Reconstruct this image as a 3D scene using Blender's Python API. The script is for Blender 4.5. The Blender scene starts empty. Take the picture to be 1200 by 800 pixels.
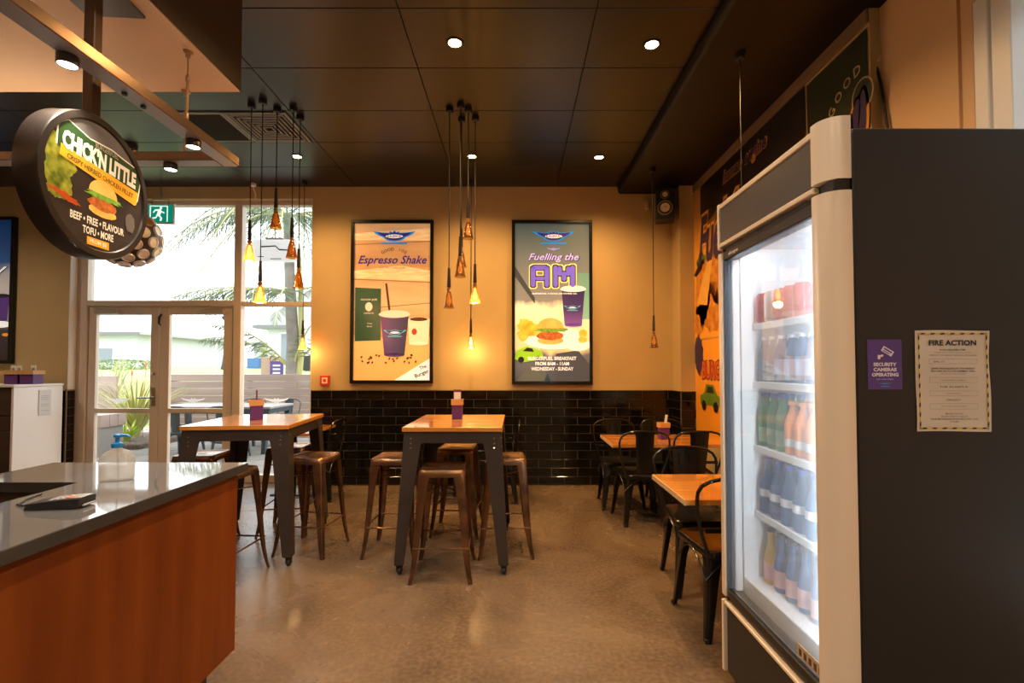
import bpy, bmesh, math, random
from mathutils import Vector, Matrix
random.seed(7)
sc = bpy.context.scene
COL = sc.collection
PI = math.pi

# ------------------------------------------------------------------ camera
cam = bpy.data.cameras.new('camera')
cam.sensor_width = 36.0
cam.lens = 17.1
cam.shift_x = -0.0033
cam.shift_y = 0.0117
cam.clip_start = 0.02
cam.clip_end = 400
cam_o = bpy.data.objects.new('camera', cam)
COL.objects.link(cam_o)
cam_o.location = (0, 0, 1.36)
cam_o.rotation_euler = (math.radians(90 + 1.6), 0, 0)
sc.camera = cam_o

# ------------------------------------------------------------------ sky (bright overcast)
world = bpy.data.worlds.new('overcast_sky')
sc.world = world
world.use_nodes = True
wn = world.node_tree
wn.nodes.clear()
w_out = wn.nodes.new('ShaderNodeOutputWorld')
w_bg = wn.nodes.new('ShaderNodeBackground')
w_bg.inputs['Color'].default_value = (0.93, 0.965, 1.0, 1)
w_bg.inputs['Strength'].default_value = 4.2
wn.links.new(w_bg.outputs[0], w_out.inputs[0])

# ------------------------------------------------------------------ exposure
sc.view_settings.view_transform = 'Standard'
sc.view_settings.look = 'None'
sc.view_settings.exposure = 0.06
sc.view_settings.gamma = 1.0
sc.view_settings.use_curve_mapping = False
DOWNLIGHT_W = 200.0
ADDED_DOWNLIGHT_W = 120.0
TRACK_W = 40.0
PENDANT_W = 6.0
ADDED_UPLIGHT = 36.0
FRIDGE_W = 6.5
WARM = (1.0, 0.56, 0.20)
NEUTRAL = (1.0, 0.80, 0.60)

# daylight portals in the window openings (guide the sky light in)
def portal(loc, rot, sx, sy):
    l = bpy.data.lights.new('window_portal', 'AREA')
    l.shape = 'RECTANGLE'; l.size = sx; l.size_y = sy
    l.cycles.is_portal = True
    o = bpy.data.objects.new('window_portal', l)
    o.location = loc; o.rotation_euler = rot
    COL.objects.link(o)
portal((-3.8, 5.90, 1.65), (math.radians(-90), 0, 0), 2.9, 3.3)
portal((2.38, 1.36, 1.6), (0, math.radians(90), 0), 2.9, 1.4)

# ------------------------------------------------------------------ materials
MATS = {}
def mat(name, col, rough=0.5, metal=0.0, emit=0.0, emit_col=None, noise=None, bump=None, spec=None,
        coat=0.0, trans=None, stretch=(1, 1, 1), alpha=None):
    """noise=(scale, col2, detail)  bump=(scale, strength)"""
    if name in MATS:
        return MATS[name]
    m = bpy.data.materials.new(name)
    m.use_nodes = True
    nt = m.node_tree
    b = nt.nodes['Principled BSDF']
    b.inputs['Base Color'].default_value = (*col, 1)
    b.inputs['Roughness'].default_value = rough
    b.inputs['Metallic'].default_value = metal
    if spec is not None:
        b.inputs['Specular IOR Level'].default_value = spec
    if coat:
        b.inputs['Coat Weight'].default_value = coat
        b.inputs['Coat Roughness'].default_value = 0.06
    if trans:
        b.inputs['Transmission Weight'].default_value = trans
    if emit:
        b.inputs['Emission Color'].default_value = (*(emit_col or col), 1)
        b.inputs['Emission Strength'].default_value = emit
    tc = mp = None
    if noise or bump:
        tc = nt.nodes.new('ShaderNodeTexCoord')
        mp = nt.nodes.new('ShaderNodeMapping')
        mp.inputs['Scale'].default_value = stretch
        nt.links.new(tc.outputs['Object'], mp.inputs[0])
    if noise:
        n = nt.nodes.new('ShaderNodeTexNoise')
        n.inputs['Scale'].default_value = noise[0]
        n.inputs['Detail'].default_value = noise[2] if len(noise) > 2 else 4
        nt.links.new(mp.outputs[0], n.inputs['Vector'])
        r = nt.nodes.new('ShaderNodeValToRGB')
        r.color_ramp.elements[0].position = 0.33
        r.color_ramp.elements[1].position = 0.67
        r.color_ramp.elements[0].color = (*col, 1)
        r.color_ramp.elements[1].color = (*noise[1], 1)
        nt.links.new(n.outputs['Fac'], r.inputs[0])
        nt.links.new(r.outputs[0], b.inputs['Base Color'])
        if emit:
            nt.links.new(r.outputs[0], b.inputs['Emission Color'])
    if bump:
        n2 = nt.nodes.new('ShaderNodeTexNoise')
        n2.inputs['Scale'].default_value = bump[0]
        n2.inputs['Detail'].default_value = 3
        nt.links.new(mp.outputs[0], n2.inputs['Vector'])
        bp = nt.nodes.new('ShaderNodeBump')
        bp.inputs['Strength'].default_value = bump[1]
        bp.inputs['Distance'].default_value = 0.01
        nt.links.new(n2.outputs['Fac'], bp.inputs['Height'])
        nt.links.new(bp.outputs[0], b.inputs['Normal'])
    MATS[name] = m
    return m

def wood(name, c1, c2, rough=0.35, axis=0, scale=6.0, coat=0.0, spec=None):
    """stretched-noise wood grain running along local axis"""
    st = [scale * 4] * 3
    st[axis] = scale * 0.35
    return mat(name, c1, rough, noise=(1.0, c2, 6), bump=(1.6, 0.06), stretch=tuple(st), coat=coat, spec=spec)

def pane_mat(name, tint=(1, 1, 1), haze=0.0, gloss=0.06, haze_col=(0.9, 0.95, 1.0)):
    m = bpy.data.materials.new(name)
    m.use_nodes = True
    nt = m.node_tree
    nt.nodes.clear()
    out = nt.nodes.new('ShaderNodeOutputMaterial')
    tr = nt.nodes.new('ShaderNodeBsdfTransparent')
    tr.inputs[0].default_value = (*tint, 1)
    gl = nt.nodes.new('ShaderNodeBsdfGlossy')
    gl.inputs['Roughness'].default_value = 0.02
    fr = nt.nodes.new('ShaderNodeLayerWeight')
    fr.inputs['Blend'].default_value = 0.25
    mr = nt.nodes.new('ShaderNodeMath'); mr.operation = 'MULTIPLY_ADD'
    mr.inputs[1].default_value = 0.30; mr.inputs[2].default_value = gloss
    nt.links.new(fr.outputs['Fresnel'], mr.inputs[0])
    mx = nt.nodes.new('ShaderNodeMixShader')
    nt.links.new(mr.outputs[0], mx.inputs[0])
    nt.links.new(tr.outputs[0], mx.inputs[1])
    nt.links.new(gl.outputs[0], mx.inputs[2])
    last = mx
    if haze:
        df = nt.nodes.new('ShaderNodeBsdfDiffuse'); df.inputs[0].default_value = (*haze_col, 1)
        tl = nt.nodes.new('ShaderNodeBsdfTranslucent'); tl.inputs[0].default_value = (*haze_col, 1)
        ad = nt.nodes.new('ShaderNodeMixShader'); ad.inputs[0].default_value = 0.6
        nt.links.new(df.outputs[0], ad.inputs[1]); nt.links.new(tl.outputs[0], ad.inputs[2])
        m2 = nt.nodes.new('ShaderNodeMixShader'); m2.inputs[0].default_value = haze
        nt.links.new(mx.outputs[0], m2.inputs[1]); nt.links.new(ad.outputs[0], m2.inputs[2])
        last = m2
    nt.links.new(last.outputs[0], out.inputs[0])
    MATS[name] = m
    return m

def concrete(name, c1, c2, c3, rough=(0.22, 0.45)):
    m = mat(name, c1, 0.3)
    nt = m.node_tree; b = nt.nodes['Principled BSDF']
    tc = nt.nodes.new('ShaderNodeTexCoord')
    n1 = nt.nodes.new('ShaderNodeTexNoise'); n1.inputs['Scale'].default_value = 1.1; n1.inputs['Detail'].default_value = 10; n1.inputs['Roughness'].default_value = .62; n1.inputs['Distortion'].default_value = .6
    n2 = nt.nodes.new('ShaderNodeTexNoise'); n2.inputs['Scale'].default_value = 42; n2.inputs['Detail'].default_value = 3
    n3 = nt.nodes.new('ShaderNodeTexVoronoi'); n3.inputs['Scale'].default_value = 5.5
    for n in (n1, n2, n3):
        nt.links.new(tc.outputs['Object'], n.inputs['Vector'])
    r1 = nt.nodes.new('ShaderNodeValToRGB')
    r1.color_ramp.elements[0].position = 0.36; r1.color_ramp.elements[1].position = 0.66
    r1.color_ramp.elements[0].color = (*c1, 1); r1.color_ramp.elements[1].color = (*c2, 1)
    nt.links.new(n1.outputs['Fac'], r1.inputs[0])
    r2 = nt.nodes.new('ShaderNodeValToRGB')
    r2.color_ramp.elements[0].position = 0.40; r2.color_ramp.elements[1].position = 0.70
    r2.color_ramp.elements[0].color = (*c3, 1); r2.color_ramp.elements[1].color = (1, 1, 1, 1)
    nt.links.new(n2.outputs['Fac'], r2.inputs[0])
    mx = nt.nodes.new('ShaderNodeMix'); mx.data_type = 'RGBA'; mx.blend_type = 'MULTIPLY'
    mx.inputs[0].default_value = 0.40
    nt.links.new(r1.outputs[0], mx.inputs[6]); nt.links.new(r2.outputs[0], mx.inputs[7])
    # sparse dark stains
    r3 = nt.nodes.new('ShaderNodeValToRGB')
    r3.color_ramp.elements[0].position = 0.02; r3.color_ramp.elements[1].position = 0.06
    r3.color_ramp.elements[0].color = (0.35, 0.3, 0.25, 1); r3.color_ramp.elements[1].color = (1, 1, 1, 1)
    nt.links.new(n3.outputs['Distance'], r3.inputs[0])
    mx2 = nt.nodes.new('ShaderNodeMix'); mx2.data_type = 'RGBA'; mx2.blend_type = 'MULTIPLY'
    mx2.inputs[0].default_value = 0.45
    nt.links.new(mx.outputs[2], mx2.inputs[6]); nt.links.new(r3.outputs[0], mx2.inputs[7])
    nt.links.new(mx2.outputs[2], b.inputs['Base Color'])
    mr = nt.nodes.new('ShaderNodeMapRange')
    mr.inputs[3].default_value = rough[0]; mr.inputs[4].default_value = rough[1]
    nt.links.new(n1.outputs['Fac'], mr.inputs[0]); nt.links.new(mr.outputs[0], b.inputs['Roughness'])
    bp = nt.nodes.new('ShaderNodeBump'); bp.inputs['Strength'].default_value = 0.05; bp.inputs['Distance'].default_value = 0.004
    nt.links.new(n2.outputs['Fac'], bp.inputs['Height']); nt.links.new(bp.outputs[0], b.inputs['Normal'])
    return m

M_PAINT = mat('tan_wall_paint', (0.475, 0.345, 0.165), 0.7, noise=(2.0, (0.515, 0.375, 0.18), 3), bump=(60, 0.06))
M_CREAM = mat('cream_paint', (0.68, 0.44, 0.24), 0.6, noise=(1.5, (0.72, 0.47, 0.26), 3))
M_SOFFIT = mat('cream_soffit_paint', (0.80, 0.58, 0.40), 0.55)
M_BROWN = mat('dark_brown_fascia', (0.045, 0.028, 0.018), 0.45, noise=(2, (0.055, 0.034, 0.021), 3))
M_CEIL = mat('black_ceiling_panel', (0.0045, 0.0042, 0.0042), 0.33, noise=(3, (0.006, 0.0055, 0.0055), 3), bump=(5, 0.05), spec=0.6)
M_CEILBASE = mat('ceiling_slab', (0.004, 0.004, 0.004), 0.8)
M_FLOOR = concrete('polished_concrete', (0.108, 0.073, 0.046), (0.195, 0.138, 0.092), (0.30, 0.28, 0.26), (0.12, 0.40))
M_TILE = mat('black_glazed_tile', (0.004, 0.0035, 0.0035), 0.09, noise=(3, (0.006, 0.005, 0.005), 3), bump=(7, 0.05), spec=0.42)
M_GROUT = mat('grey_grout', (0.075, 0.066, 0.06), 0.6, noise=(30, (0.10, 0.09, 0.08), 3))
M_ALU = mat('bronze_aluminium', (0.60, 0.51, 0.43), 0.45, metal=0.05, noise=(3, (0.64, 0.545, 0.46), 2))
M_ALULIGHT = mat('satin_aluminium', (0.55, 0.50, 0.45), 0.35, metal=0.5)
M_WHITE = mat('white_gloss_paint', (0.80, 0.80, 0.80), 0.35)
M_WHITEPAPER = mat('white_paper', (0.80, 0.78, 0.74), 0.7)
M_BLACK = mat('satin_black', (0.012, 0.011, 0.011), 0.4)
M_BLACKGLOSS = mat('gloss_black_steel', (0.006, 0.0055, 0.0055), 0.24, noise=(8, (0.009, 0.008, 0.008), 3), spec=0.45)
M_STEEL = mat('polished_steel', (0.65, 0.63, 0.60), 0.2, metal=1.0)
M_CHROME = mat('chrome', (0.8, 0.8, 0.8), 0.12, metal=1.0)
M_BRONZE = mat('rubbed_bronze_steel', (0.30, 0.155, 0.075), 0.27, metal=0.85, noise=(7, (0.10, 0.058, 0.036), 4))
M_GUN = mat('gunmetal_steel', (0.044, 0.033, 0.027), 0.42, metal=0.35, noise=(5, (0.053, 0.040, 0.033), 3))
M_RUBBER = mat('black_rubber', (0.015, 0.015, 0.016), 0.6)
M_OAK = wood('orange_table_timber', (0.50, 0.185, 0.030), (0.60, 0.25, 0.050), 0.25, axis=0, scale=5, coat=1.0)
M_OAKEDGE = wood('orange_timber_edge', (0.45, 0.15, 0.035), (0.52, 0.19, 0.05), 0.4, axis=0, scale=5)
M_PLY = wood('ply_edge', (0.55, 0.40, 0.24), (0.62, 0.46, 0.29), 0.5, axis=0, scale=8)
M_COUNTERWOOD = wood('cherry_veneer', (0.125, 0.026, 0.0028), (0.18, 0.042, 0.0045), 0.5, axis=2, scale=3, spec=.22)
M_BENCH = mat('dark_polished_worktop', (0.25, 0.255, 0.27), 0.045, metal=0.6, noise=(6, (0.30, 0.305, 0.32), 4), bump=(7, 0.003))
M_DARKWOOD = wood('dark_brown_laminate', (0.055, 0.032, 0.02), (0.075, 0.043, 0.027), 0.45, axis=0, scale=4)
M_PURPLE = mat('purple_card', (0.090, 0.022, 0.150), 0.5)
M_KRAFT = mat('kraft_timber', (0.52, 0.28, 0.10), 0.6, noise=(10, (0.58, 0.33, 0.13), 3))
M_FRIDGE = mat('charcoal_fridge_steel', (0.0135, 0.0138, 0.016), 0.42, noise=(4, (0.0155, 0.0158, 0.018), 2), bump=(40, 0.02))
M_FRIDGESILVER = mat('satin_silver_trim', (0.86, 0.74, 0.60), 0.3, metal=0.15)
M_FRIDGEIN = mat('fridge_white_liner', (0.82, 0.84, 0.86), 0.4)
M_HEADER = mat('grey_header_panel', (0.085, 0.08, 0.085), 0.3)
M_GLASS = pane_mat('window_glass', (0.97, 0.985, 0.98), 0.0, 0.02)
M_FGLASS = pane_mat('fridge_glass', (0.93, 0.96, 0.98), 0.10, 0.03)
M_CLEAR = pane_mat('clear_plastic', (0.86, 0.86, 0.85), 0.28, 0.06, (.75, .72, .68))
M_AMBER = pane_mat('amber_glass', (0.62, 0.30, 0.08), 0.30, 0.10, (0.50, 0.22, 0.05))
M_SMOKE = pane_mat('smoky_amber_glass', (0.66, 0.47, 0.25), 0.14, 0.14, (0.4, 0.26, 0.1))
M_BULB = mat('glowing_filament', (1, 0.62, 0.2), 0.5, emit=26, emit_col=(1, 0.58, 0.17))
M_BULBDIM = mat('dim_filament', (1, 0.55, 0.2), 0.5, emit=0.5, emit_col=(1, 0.5, 0.13))
M_LED = mat('warm_led_face', (1, 0.8, 0.5), 0.5, emit=30, emit_col=(1, 0.66, 0.30))
M_LEDW = mat('white_led_face', (1, 0.95, 0.9), 0.5, emit=12, emit_col=(1, 0.94, 0.86))

# ------------------------------------------------------------------ mesh builder
class MB:
    def __init__(s):
        s.v = []; s.f = []; s.m = []; s.mats = []; s.X = Matrix.Identity(4)
    def mi(s, m):
        if m is None:
            return 0
        if m not in s.mats:
            s.mats.append(m)
        return s.mats.index(m)
    def add(s, vs, fs, m=None):
        k = len(s.v)
        s.v += [tuple(s.X @ Vector(p)) for p in vs]
        s.f += [[k + i for i in f] for f in fs]
        s.m += [s.mi(m)] * len(fs)
        return s
    def box(s, x0, x1, y0, y1, z0, z1, m=None):
        vs = [(x0, y0, z0), (x1, y0, z0), (x1, y1, z0), (x0, y1, z0), (x0, y0, z1), (x1, y0, z1), (x1, y1, z1), (x0, y1, z1)]
        return s.add(vs, [(0, 3, 2, 1), (4, 5, 6, 7), (0, 1, 5, 4), (1, 2, 6, 5), (2, 3, 7, 6), (3, 0, 4, 7)], m)
    def cbox(s, x0, x1, y0, y1, z0, z1, b=0.004, m=None):
        """box with chamfered edges"""
        bm = bmesh.new()
        bmesh.ops.create_cube(bm, size=1)
        for v in bm.verts:
            v.co = Vector(((x0 + x1) / 2 + v.co.x * (x1 - x0), (y0 + y1) / 2 + v.co.y * (y1 - y0), (z0 + z1) / 2 + v.co.z * (z1 - z0)))
        bmesh.ops.bevel(bm, geom=bm.edges[:], offset=b, segments=1 if b < 0.006 else 3, affect='EDGES', profile=0.5)
        bm.verts.index_update()
        s.add([v.co[:] for v in bm.verts], [[v.index for v in f.verts] for f in bm.faces], m)
        bm.free()
        return s
    def prism(s, pts, axis, a, b, m=None):
        """extrude 2D polygon along axis from a to b; pts in the two other axes in order"""
        def P(p, h):
            return {'x': (h, p[0], p[1]), 'y': (p[0], h, p[1]), 'z': (p[0], p[1], h)}[axis]
        n = len(pts)
        vs = [P(p, a) for p in pts] + [P(p, b) for p in pts]
        fs = [tuple(range(n)), tuple(range(2 * n - 1, n - 1, -1))]
        fs += [(i, n + i, n + (i + 1) % n, (i + 1) % n) for i in range(n)]
        return s.add(vs, fs, m)
    def lathe(s, prof, n=16, c=(0, 0, 0), m=None, cap=True):
        """prof: list of (r, z)"""
        vs = []; fs = []
        for r, z in prof:
            for k in range(n):
                a = 2 * PI * k / n
                vs.append((c[0] + r * math.cos(a), c[1] + r * math.sin(a), c[2] + z))
        for j in range(len(prof) - 1):
            for k in range(n):
                fs.append((j * n + k, j * n + (k + 1) % n, (j + 1) * n + (k + 1) % n, (j + 1) * n + k))
        if cap:
            if prof[0][0] > 1e-5: fs.append(tuple(range(n - 1, -1, -1)))
            if prof[-1][0] > 1e-5: fs.append(tuple((len(prof) - 1) * n + k for k in range(n)))
        return s.add(vs, fs, m)
    def tube(s, path, r, n=8, m=None, closed=False):
        path = [Vector(p) for p in path]
        rs = r if isinstance(r, (list, tuple)) else [r] * len(path)
        N = len(path); vs = []; fs = []
        up = None
        for i, p in enumerate(path):
            if closed:
                t = (path[(i + 1) % N] - path[i - 1]).normalized()
            else:
                t = (path[min(i + 1, N - 1)] - path[max(i - 1, 0)]).normalized()
            if up is None:
                up = Vector((0, 0, 1)) if abs(t.z) < 0.9 else Vector((1, 0, 0))
            u = (up - t * up.dot(t)).normalized()
            w = t.cross(u)
            up = u
            for k in range(n):
                a = 2 * PI * k / n
                vs.append(tuple(p + (u * math.cos(a) + w * math.sin(a)) * rs[i]))
        for i in range(N if closed else N - 1):
            j = (i + 1) % N
            for k in range(n):
                fs.append((i * n + k, i * n + (k + 1) % n, j * n + (k + 1) % n, j * n + k))
        if not closed:
            fs.append(tuple(range(n - 1, -1, -1)))
            fs.append(tuple((N - 1) * n + k for k in range(n)))
        return s.add(vs, fs, m)
    def loft(s, secs, m=None):
        """closed polygon sections with equal counts"""
        n = len(secs[0]); vs = [p for q in secs for p in q]; fs = []
        for i in range(len(secs) - 1):
            for k in range(n):
                fs.append((i * n + k, i * n + (k + 1) % n, (i + 1) * n + (k + 1) % n, (i + 1) * n + k))
        fs.append(tuple(range(n - 1, -1, -1)))
        fs.append(tuple((len(secs) - 1) * n + k for k in range(n)))
        return s.add(vs, fs, m)
    def poly(s, pts, z=0.0, m=None):
        return s.add([(p[0], p[1], z) for p in pts], [tuple(range(len(pts)))], m)
    def ell(s, cx, cy, rx, ry, z=0.0, m=None, n=24, a0=0, rot=0.0):
        c, si = math.cos(rot), math.sin(rot)
        pts = []
        for k in range(n):
            a = 2 * PI * k / n
            x, y = rx * math.cos(a), ry * math.sin(a)
            pts.append((cx + x * c - y * si, cy + x * si + y * c))
        return s.poly(pts, z, m)
    def rect(s, x0, x1, y0, y1, z=0.0, m=None):
        return s.poly([(x0, y0), (x1, y0), (x1, y1), (x0, y1)], z, m)
    def sphere(s, c, r, m=None, nu=14, nv=9, sz=1.0):
        prof = [(max(1e-6, r * math.sin(PI * j / nv)), -r * sz * math.cos(PI * j / nv)) for j in range(nv + 1)]
        return s.lathe(prof, nu, c, m, cap=False)
    def build(s, name, m=None, parent=None, smooth=30, fix=True):
        me = bpy.data.meshes.new(name)
        me.from_pydata(s.v, [], s.f)
        mats = s.mats if s.mats else [m]
        for q in mats:
            me.materials.append(q)
        if len(mats) > 1:
            me.polygons.foreach_set('material_index', s.m)
        if fix:
            bm = bmesh.new(); bm.from_mesh(me)
            bmesh.ops.remove_doubles(bm, verts=bm.verts[:], dist=1e-6)
            bmesh.ops.recalc_face_normals(bm, faces=bm.faces[:])
            bm.to_mesh(me); bm.free()
        if smooth:
            me.shade_smooth()
            me.set_sharp_from_angle(angle=math.radians(smooth))
        me.update()
        o = bpy.data.objects.new(name, me)
        COL.objects.link(o)
        if parent is not None:
            o.parent = parent
        return o

def tag(o, label=None, cat=None, group=None, kind=None):
    if label: o['label'] = label
    if cat: o['category'] = cat
    if group: o['group'] = group
    if kind: o['kind'] = kind
    return o
def empty(name, loc=(0, 0, 0), rz=0.0, label=None, cat=None, group=None):
    o = bpy.data.objects.new(name, None)
    o.location = loc; o.rotation_euler = (0, 0, rz)
    o.empty_display_size = 0.1
    COL.objects.link(o)
    return tag(o, label, cat, group)
def struct(o):
    o['kind'] = 'structure'
    return o
def copy_tree(o, parent=None):
    c = o.copy()
    COL.objects.link(c)
    if parent is not None:
        c.parent = parent
    for ch in list(o.children):
        copy_tree(ch, c)
    return c
def placed(mesh_obj, name, parent, loc, rot=(0, 0, 0), scale=None):
    c = bpy.data.objects.new(name, mesh_obj if isinstance(mesh_obj, bpy.types.Mesh) else mesh_obj.data)
    c.location = loc; c.rotation_euler = rot
    if scale: c.scale = scale
    COL.objects.link(c)
    if parent is not None: c.parent = parent
    return c
def face_frame(o, loc, normal, up=(0, 0, 1)):
    """local x = right, y = up, z = towards the viewer"""
    n = Vector(normal).normalized(); u = Vector(up); r = u.cross(n).normalized(); u = n.cross(r)
    o.matrix_world = Matrix((( r.x, u.x, n.x, loc[0]), (r.y, u.y, n.y, loc[1]), (r.z, u.z, n.z, loc[2]), (0, 0, 0, 1)))
def text_mesh(s, width=None, height=None, cx=0, cy=0, z=0, shear=0.0, bold=0.0, rot=0.0, ext=0.0, spacing=1.0):
    cu = bpy.data.curves.new('t', 'FONT')
    cu.body = s; cu.size = 1.0; cu.shear = shear; cu.offset = bold; cu.align_x = 'CENTER'
    cu.resolution_u = 2; cu.space_character = spacing
    ob = bpy.data.objects.new('t', cu)
    COL.objects.link(ob)
    me = bpy.data.meshes.new_from_object(ob)
    bpy.data.objects.remove(ob); bpy.data.curves.remove(cu)
    xs = [v.co.x for v in me.vertices]; ys = [v.co.y for v in me.vertices]
    x0, x1, y0, y1 = min(xs), max(xs), min(ys), max(ys)
    sx = (width / (x1 - x0)) if width else None
    sy = (height / (y1 - y0)) if height else None
    if sx is None: sx = sy
    if sy is None: sy = sx
    c, si = math.cos(rot), math.sin(rot)
    vs = []
    for v in me.vertices:
        x = (v.co.x - (x0 + x1) / 2) * sx; y = (v.co.y - (y0 + y1) / 2) * sy
        vs.append((cx + x * c - y * si, cy + x * si + y * c, z))
    fs = [tuple(p.vertices) for p in me.polygons]
    bpy.data.meshes.remove(me)
    return vs, fs
def lettering(parent, items, name='lettering'):
    """items: (string, mat, dict)"""
    for s, m, kw in items:            # one part for each line of print
        vs, fs = text_mesh(s, **kw)
        o = MB().add(vs, fs, m).build(name, None, parent, smooth=0, fix=False)
    return o

def spot(name, loc, energy, col, size=100, blend=0.6, target=None, radius=0.04, parent=None):
    l = bpy.data.lights.new(name, 'SPOT')
    l.energy = energy; l.color = col; l.spot_size = math.radians(size); l.spot_blend = blend
    l.shadow_soft_size = radius
    o = bpy.data.objects.new(name, l)
    COL.objects.link(o)
    o.location = loc
    if target is not None:
        d = Vector(target) - Vector(loc)
        o.rotation_euler = d.to_track_quat('-Z', 'Y').to_euler()
    if parent is not None:
        o.parent = parent
    return o
def point(name, loc, energy, col, radius=0.02, parent=None):
    l = bpy.data.lights.new(name, 'POINT')
    l.energy = energy; l.color = col; l.shadow_soft_size = radius
    o = bpy.data.objects.new(name, l)
    COL.objects.link(o); o.location = loc
    if parent is not None: o.parent = parent
    return o

# =================================================================== ROOM SHELL
YB = 5.657          # back wall
ZC = 3.474          # ceiling panels underside
XR = 2.0            # mural wall
XL = -7.6
YF = -3.2

# floor: two polished slabs with a saw-cut between
fl = MB()
fl.box(XL, 2.4, YF, 4.640, -0.15, 0.0)
fl.box(XL, 2.4, 4.646, 5.86, -0.15, 0.0)
fl.box(XL, 2.4, 4.63, 4.66, -0.15, -0.006)
struct(fl.build('floor', M_FLOOR, smooth=0, fix=False))

# ceiling: slab with panels fixed under it
ce = MB(); ce.box(XL, 2.4, YF, 5.86, ZC + 0.012, ZC + 0.15)
ceiling = struct(ce.build('ceiling', M_CEILBASE, smooth=0))
PX = [-7.55, -6.54, -5.37, -4.20, -3.03, -1.866, -0.69, 0.48, 1.2]
PY = [-3.1, -1.75, -0.6, 0.54, 1.11, 1.67, 2.24, 2.81, 3.385, 3.955, 4.525, 5.09, 5.655]
for i in range(len(PX) - 1):
    for j in range(len(PY) - 1):
        p = MB(); p.cbox(PX[i] + .003, PX[i + 1] - .003, PY[j] + .003, PY[j + 1] - .003, ZC, ZC + 0.012, 0.002)
        o = p.build('ceiling_panel', M_CEIL, ceiling, smooth=0)
        o.location = (0, 0, random.uniform(-0.0008, 0.0008))

# lowered bulkhead along the mural wall
bk = MB()
bk.prism([(1.20, ZC), (1.205, 3.42), (1.215, 3.40), (1.235, 3.390), (2.4, 3.390), (2.4, ZC)], 'y', -3.1, YB)
struct(bk.build('trim_1', mat('black_bulkhead', (0.0035, 0.003, 0.003), 0.45, noise=(3, (0.0045, 0.004, 0.004), 3), spec=.3), smooth=40))

# back wall with the shopfront opening
OX0, OX1, OZ = -5.21, -2.372, 3.335
wb = MB()
wb.box(XL, OX0, YB, YB + .2, 0, ZC + .1)
wb.box(OX1, 2.4, YB, YB + .2, 0, ZC + .1)
wb.box(OX0, OX1, YB, YB + .2, OZ, ZC + .1)
wall_back = struct(wb.build('wall_back', M_PAINT, smooth=0))
# corner pier
cp = MB(); cp.box(1.832, 2.4, 5.39, YB, 0, 3.39)
pier = struct(cp.build('wall_right', M_PAINT, smooth=0))
# right wall: mural part and the set-back part nearer the camera
rw = MB()
rw.box(XR, 2.4, 2.695, 5.39, 0, 3.39)
struct(rw.build('wall_mural', M_PAINT, smooth=0))
rw2 = MB()
rw2.box(2.06, 2.4, 2.225, 2.695, 0, 3.39)
rw2.box(2.075, 2.4, 2.205, 2.225, 0, 3.39)
rw2.box(2.06, 2.4, 2.15, 2.205, 0, 3.39)
rw2.box(2.06, 2.4, 0.7, 2.15, 3.0, 3.39)
rw2.box(2.06, 2.4, YF, 0.7, 0, 3.39)
rw2.box(2.06, 2.4, 0.7, 2.15, 0.0, 0.25)
struct(rw2.build('wall_side', M_CREAM, smooth=0))
# side shop window (its white frame shows at the photograph's right edge)
sw = empty('window_2', (2.06, 0, 0)); struct(sw)
f = MB()
f.cbox(0.00, 0.10, 2.085, 2.15, 0.25, 3.0, .004); f.cbox(0.00, 0.10, 1.985, 2.07, 0.25, 3.0, .004)
f.cbox(0.02, 0.10, 0.70, 0.76, 0.25, 3.0, .004)
f.cbox(0.02, 0.10, 0.76, 1.985, 0.25, 0.31, .004); f.cbox(0.02, 0.10, 0.76, 1.985, 2.94, 3.0, .004)
f.box(0.03, 0.09, 2.07, 2.085, 0.25, 3.0)
f.build('window_frame', M_WHITE, sw, smooth=0)
g = MB(); g.box(0.055, 0.061, 0.76, 1.985, .31, 2.94); g.build('pane', M_GLASS, sw, smooth=0)

nb = MB(); nb.box(3.6, 3.8, -4, 7, -.2, 3.6)  # added outside the side window to block sky and give a grey-green view
struct(nb.build('wall_added_outside', mat('grey_green_render', (.12, .135, .11), .8, noise=(2, (.15, .165, .135), 3)), smooth=0))
wl = MB(); wl.box(XL - .15, XL, YF, 5.86, 0, ZC + .1); struct(wl.build('wall_left', M_PAINT, smooth=0))
wf = MB(); wf.box(XL, 2.4, YF - .15, YF, 0, ZC + .1); struct(wf.build('wall_front', M_PAINT, smooth=0))
# painted cove strip under the bulkhead on the mural wall
cv = MB(); cv.cbox(XR - .018, XR, 2.695, 5.39, 3.305, 3.39, .003)
struct(cv.build('trim_2', mat('dull_brown_paint', (0.20, 0.135, 0.08), 0.6), smooth=0))

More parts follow.
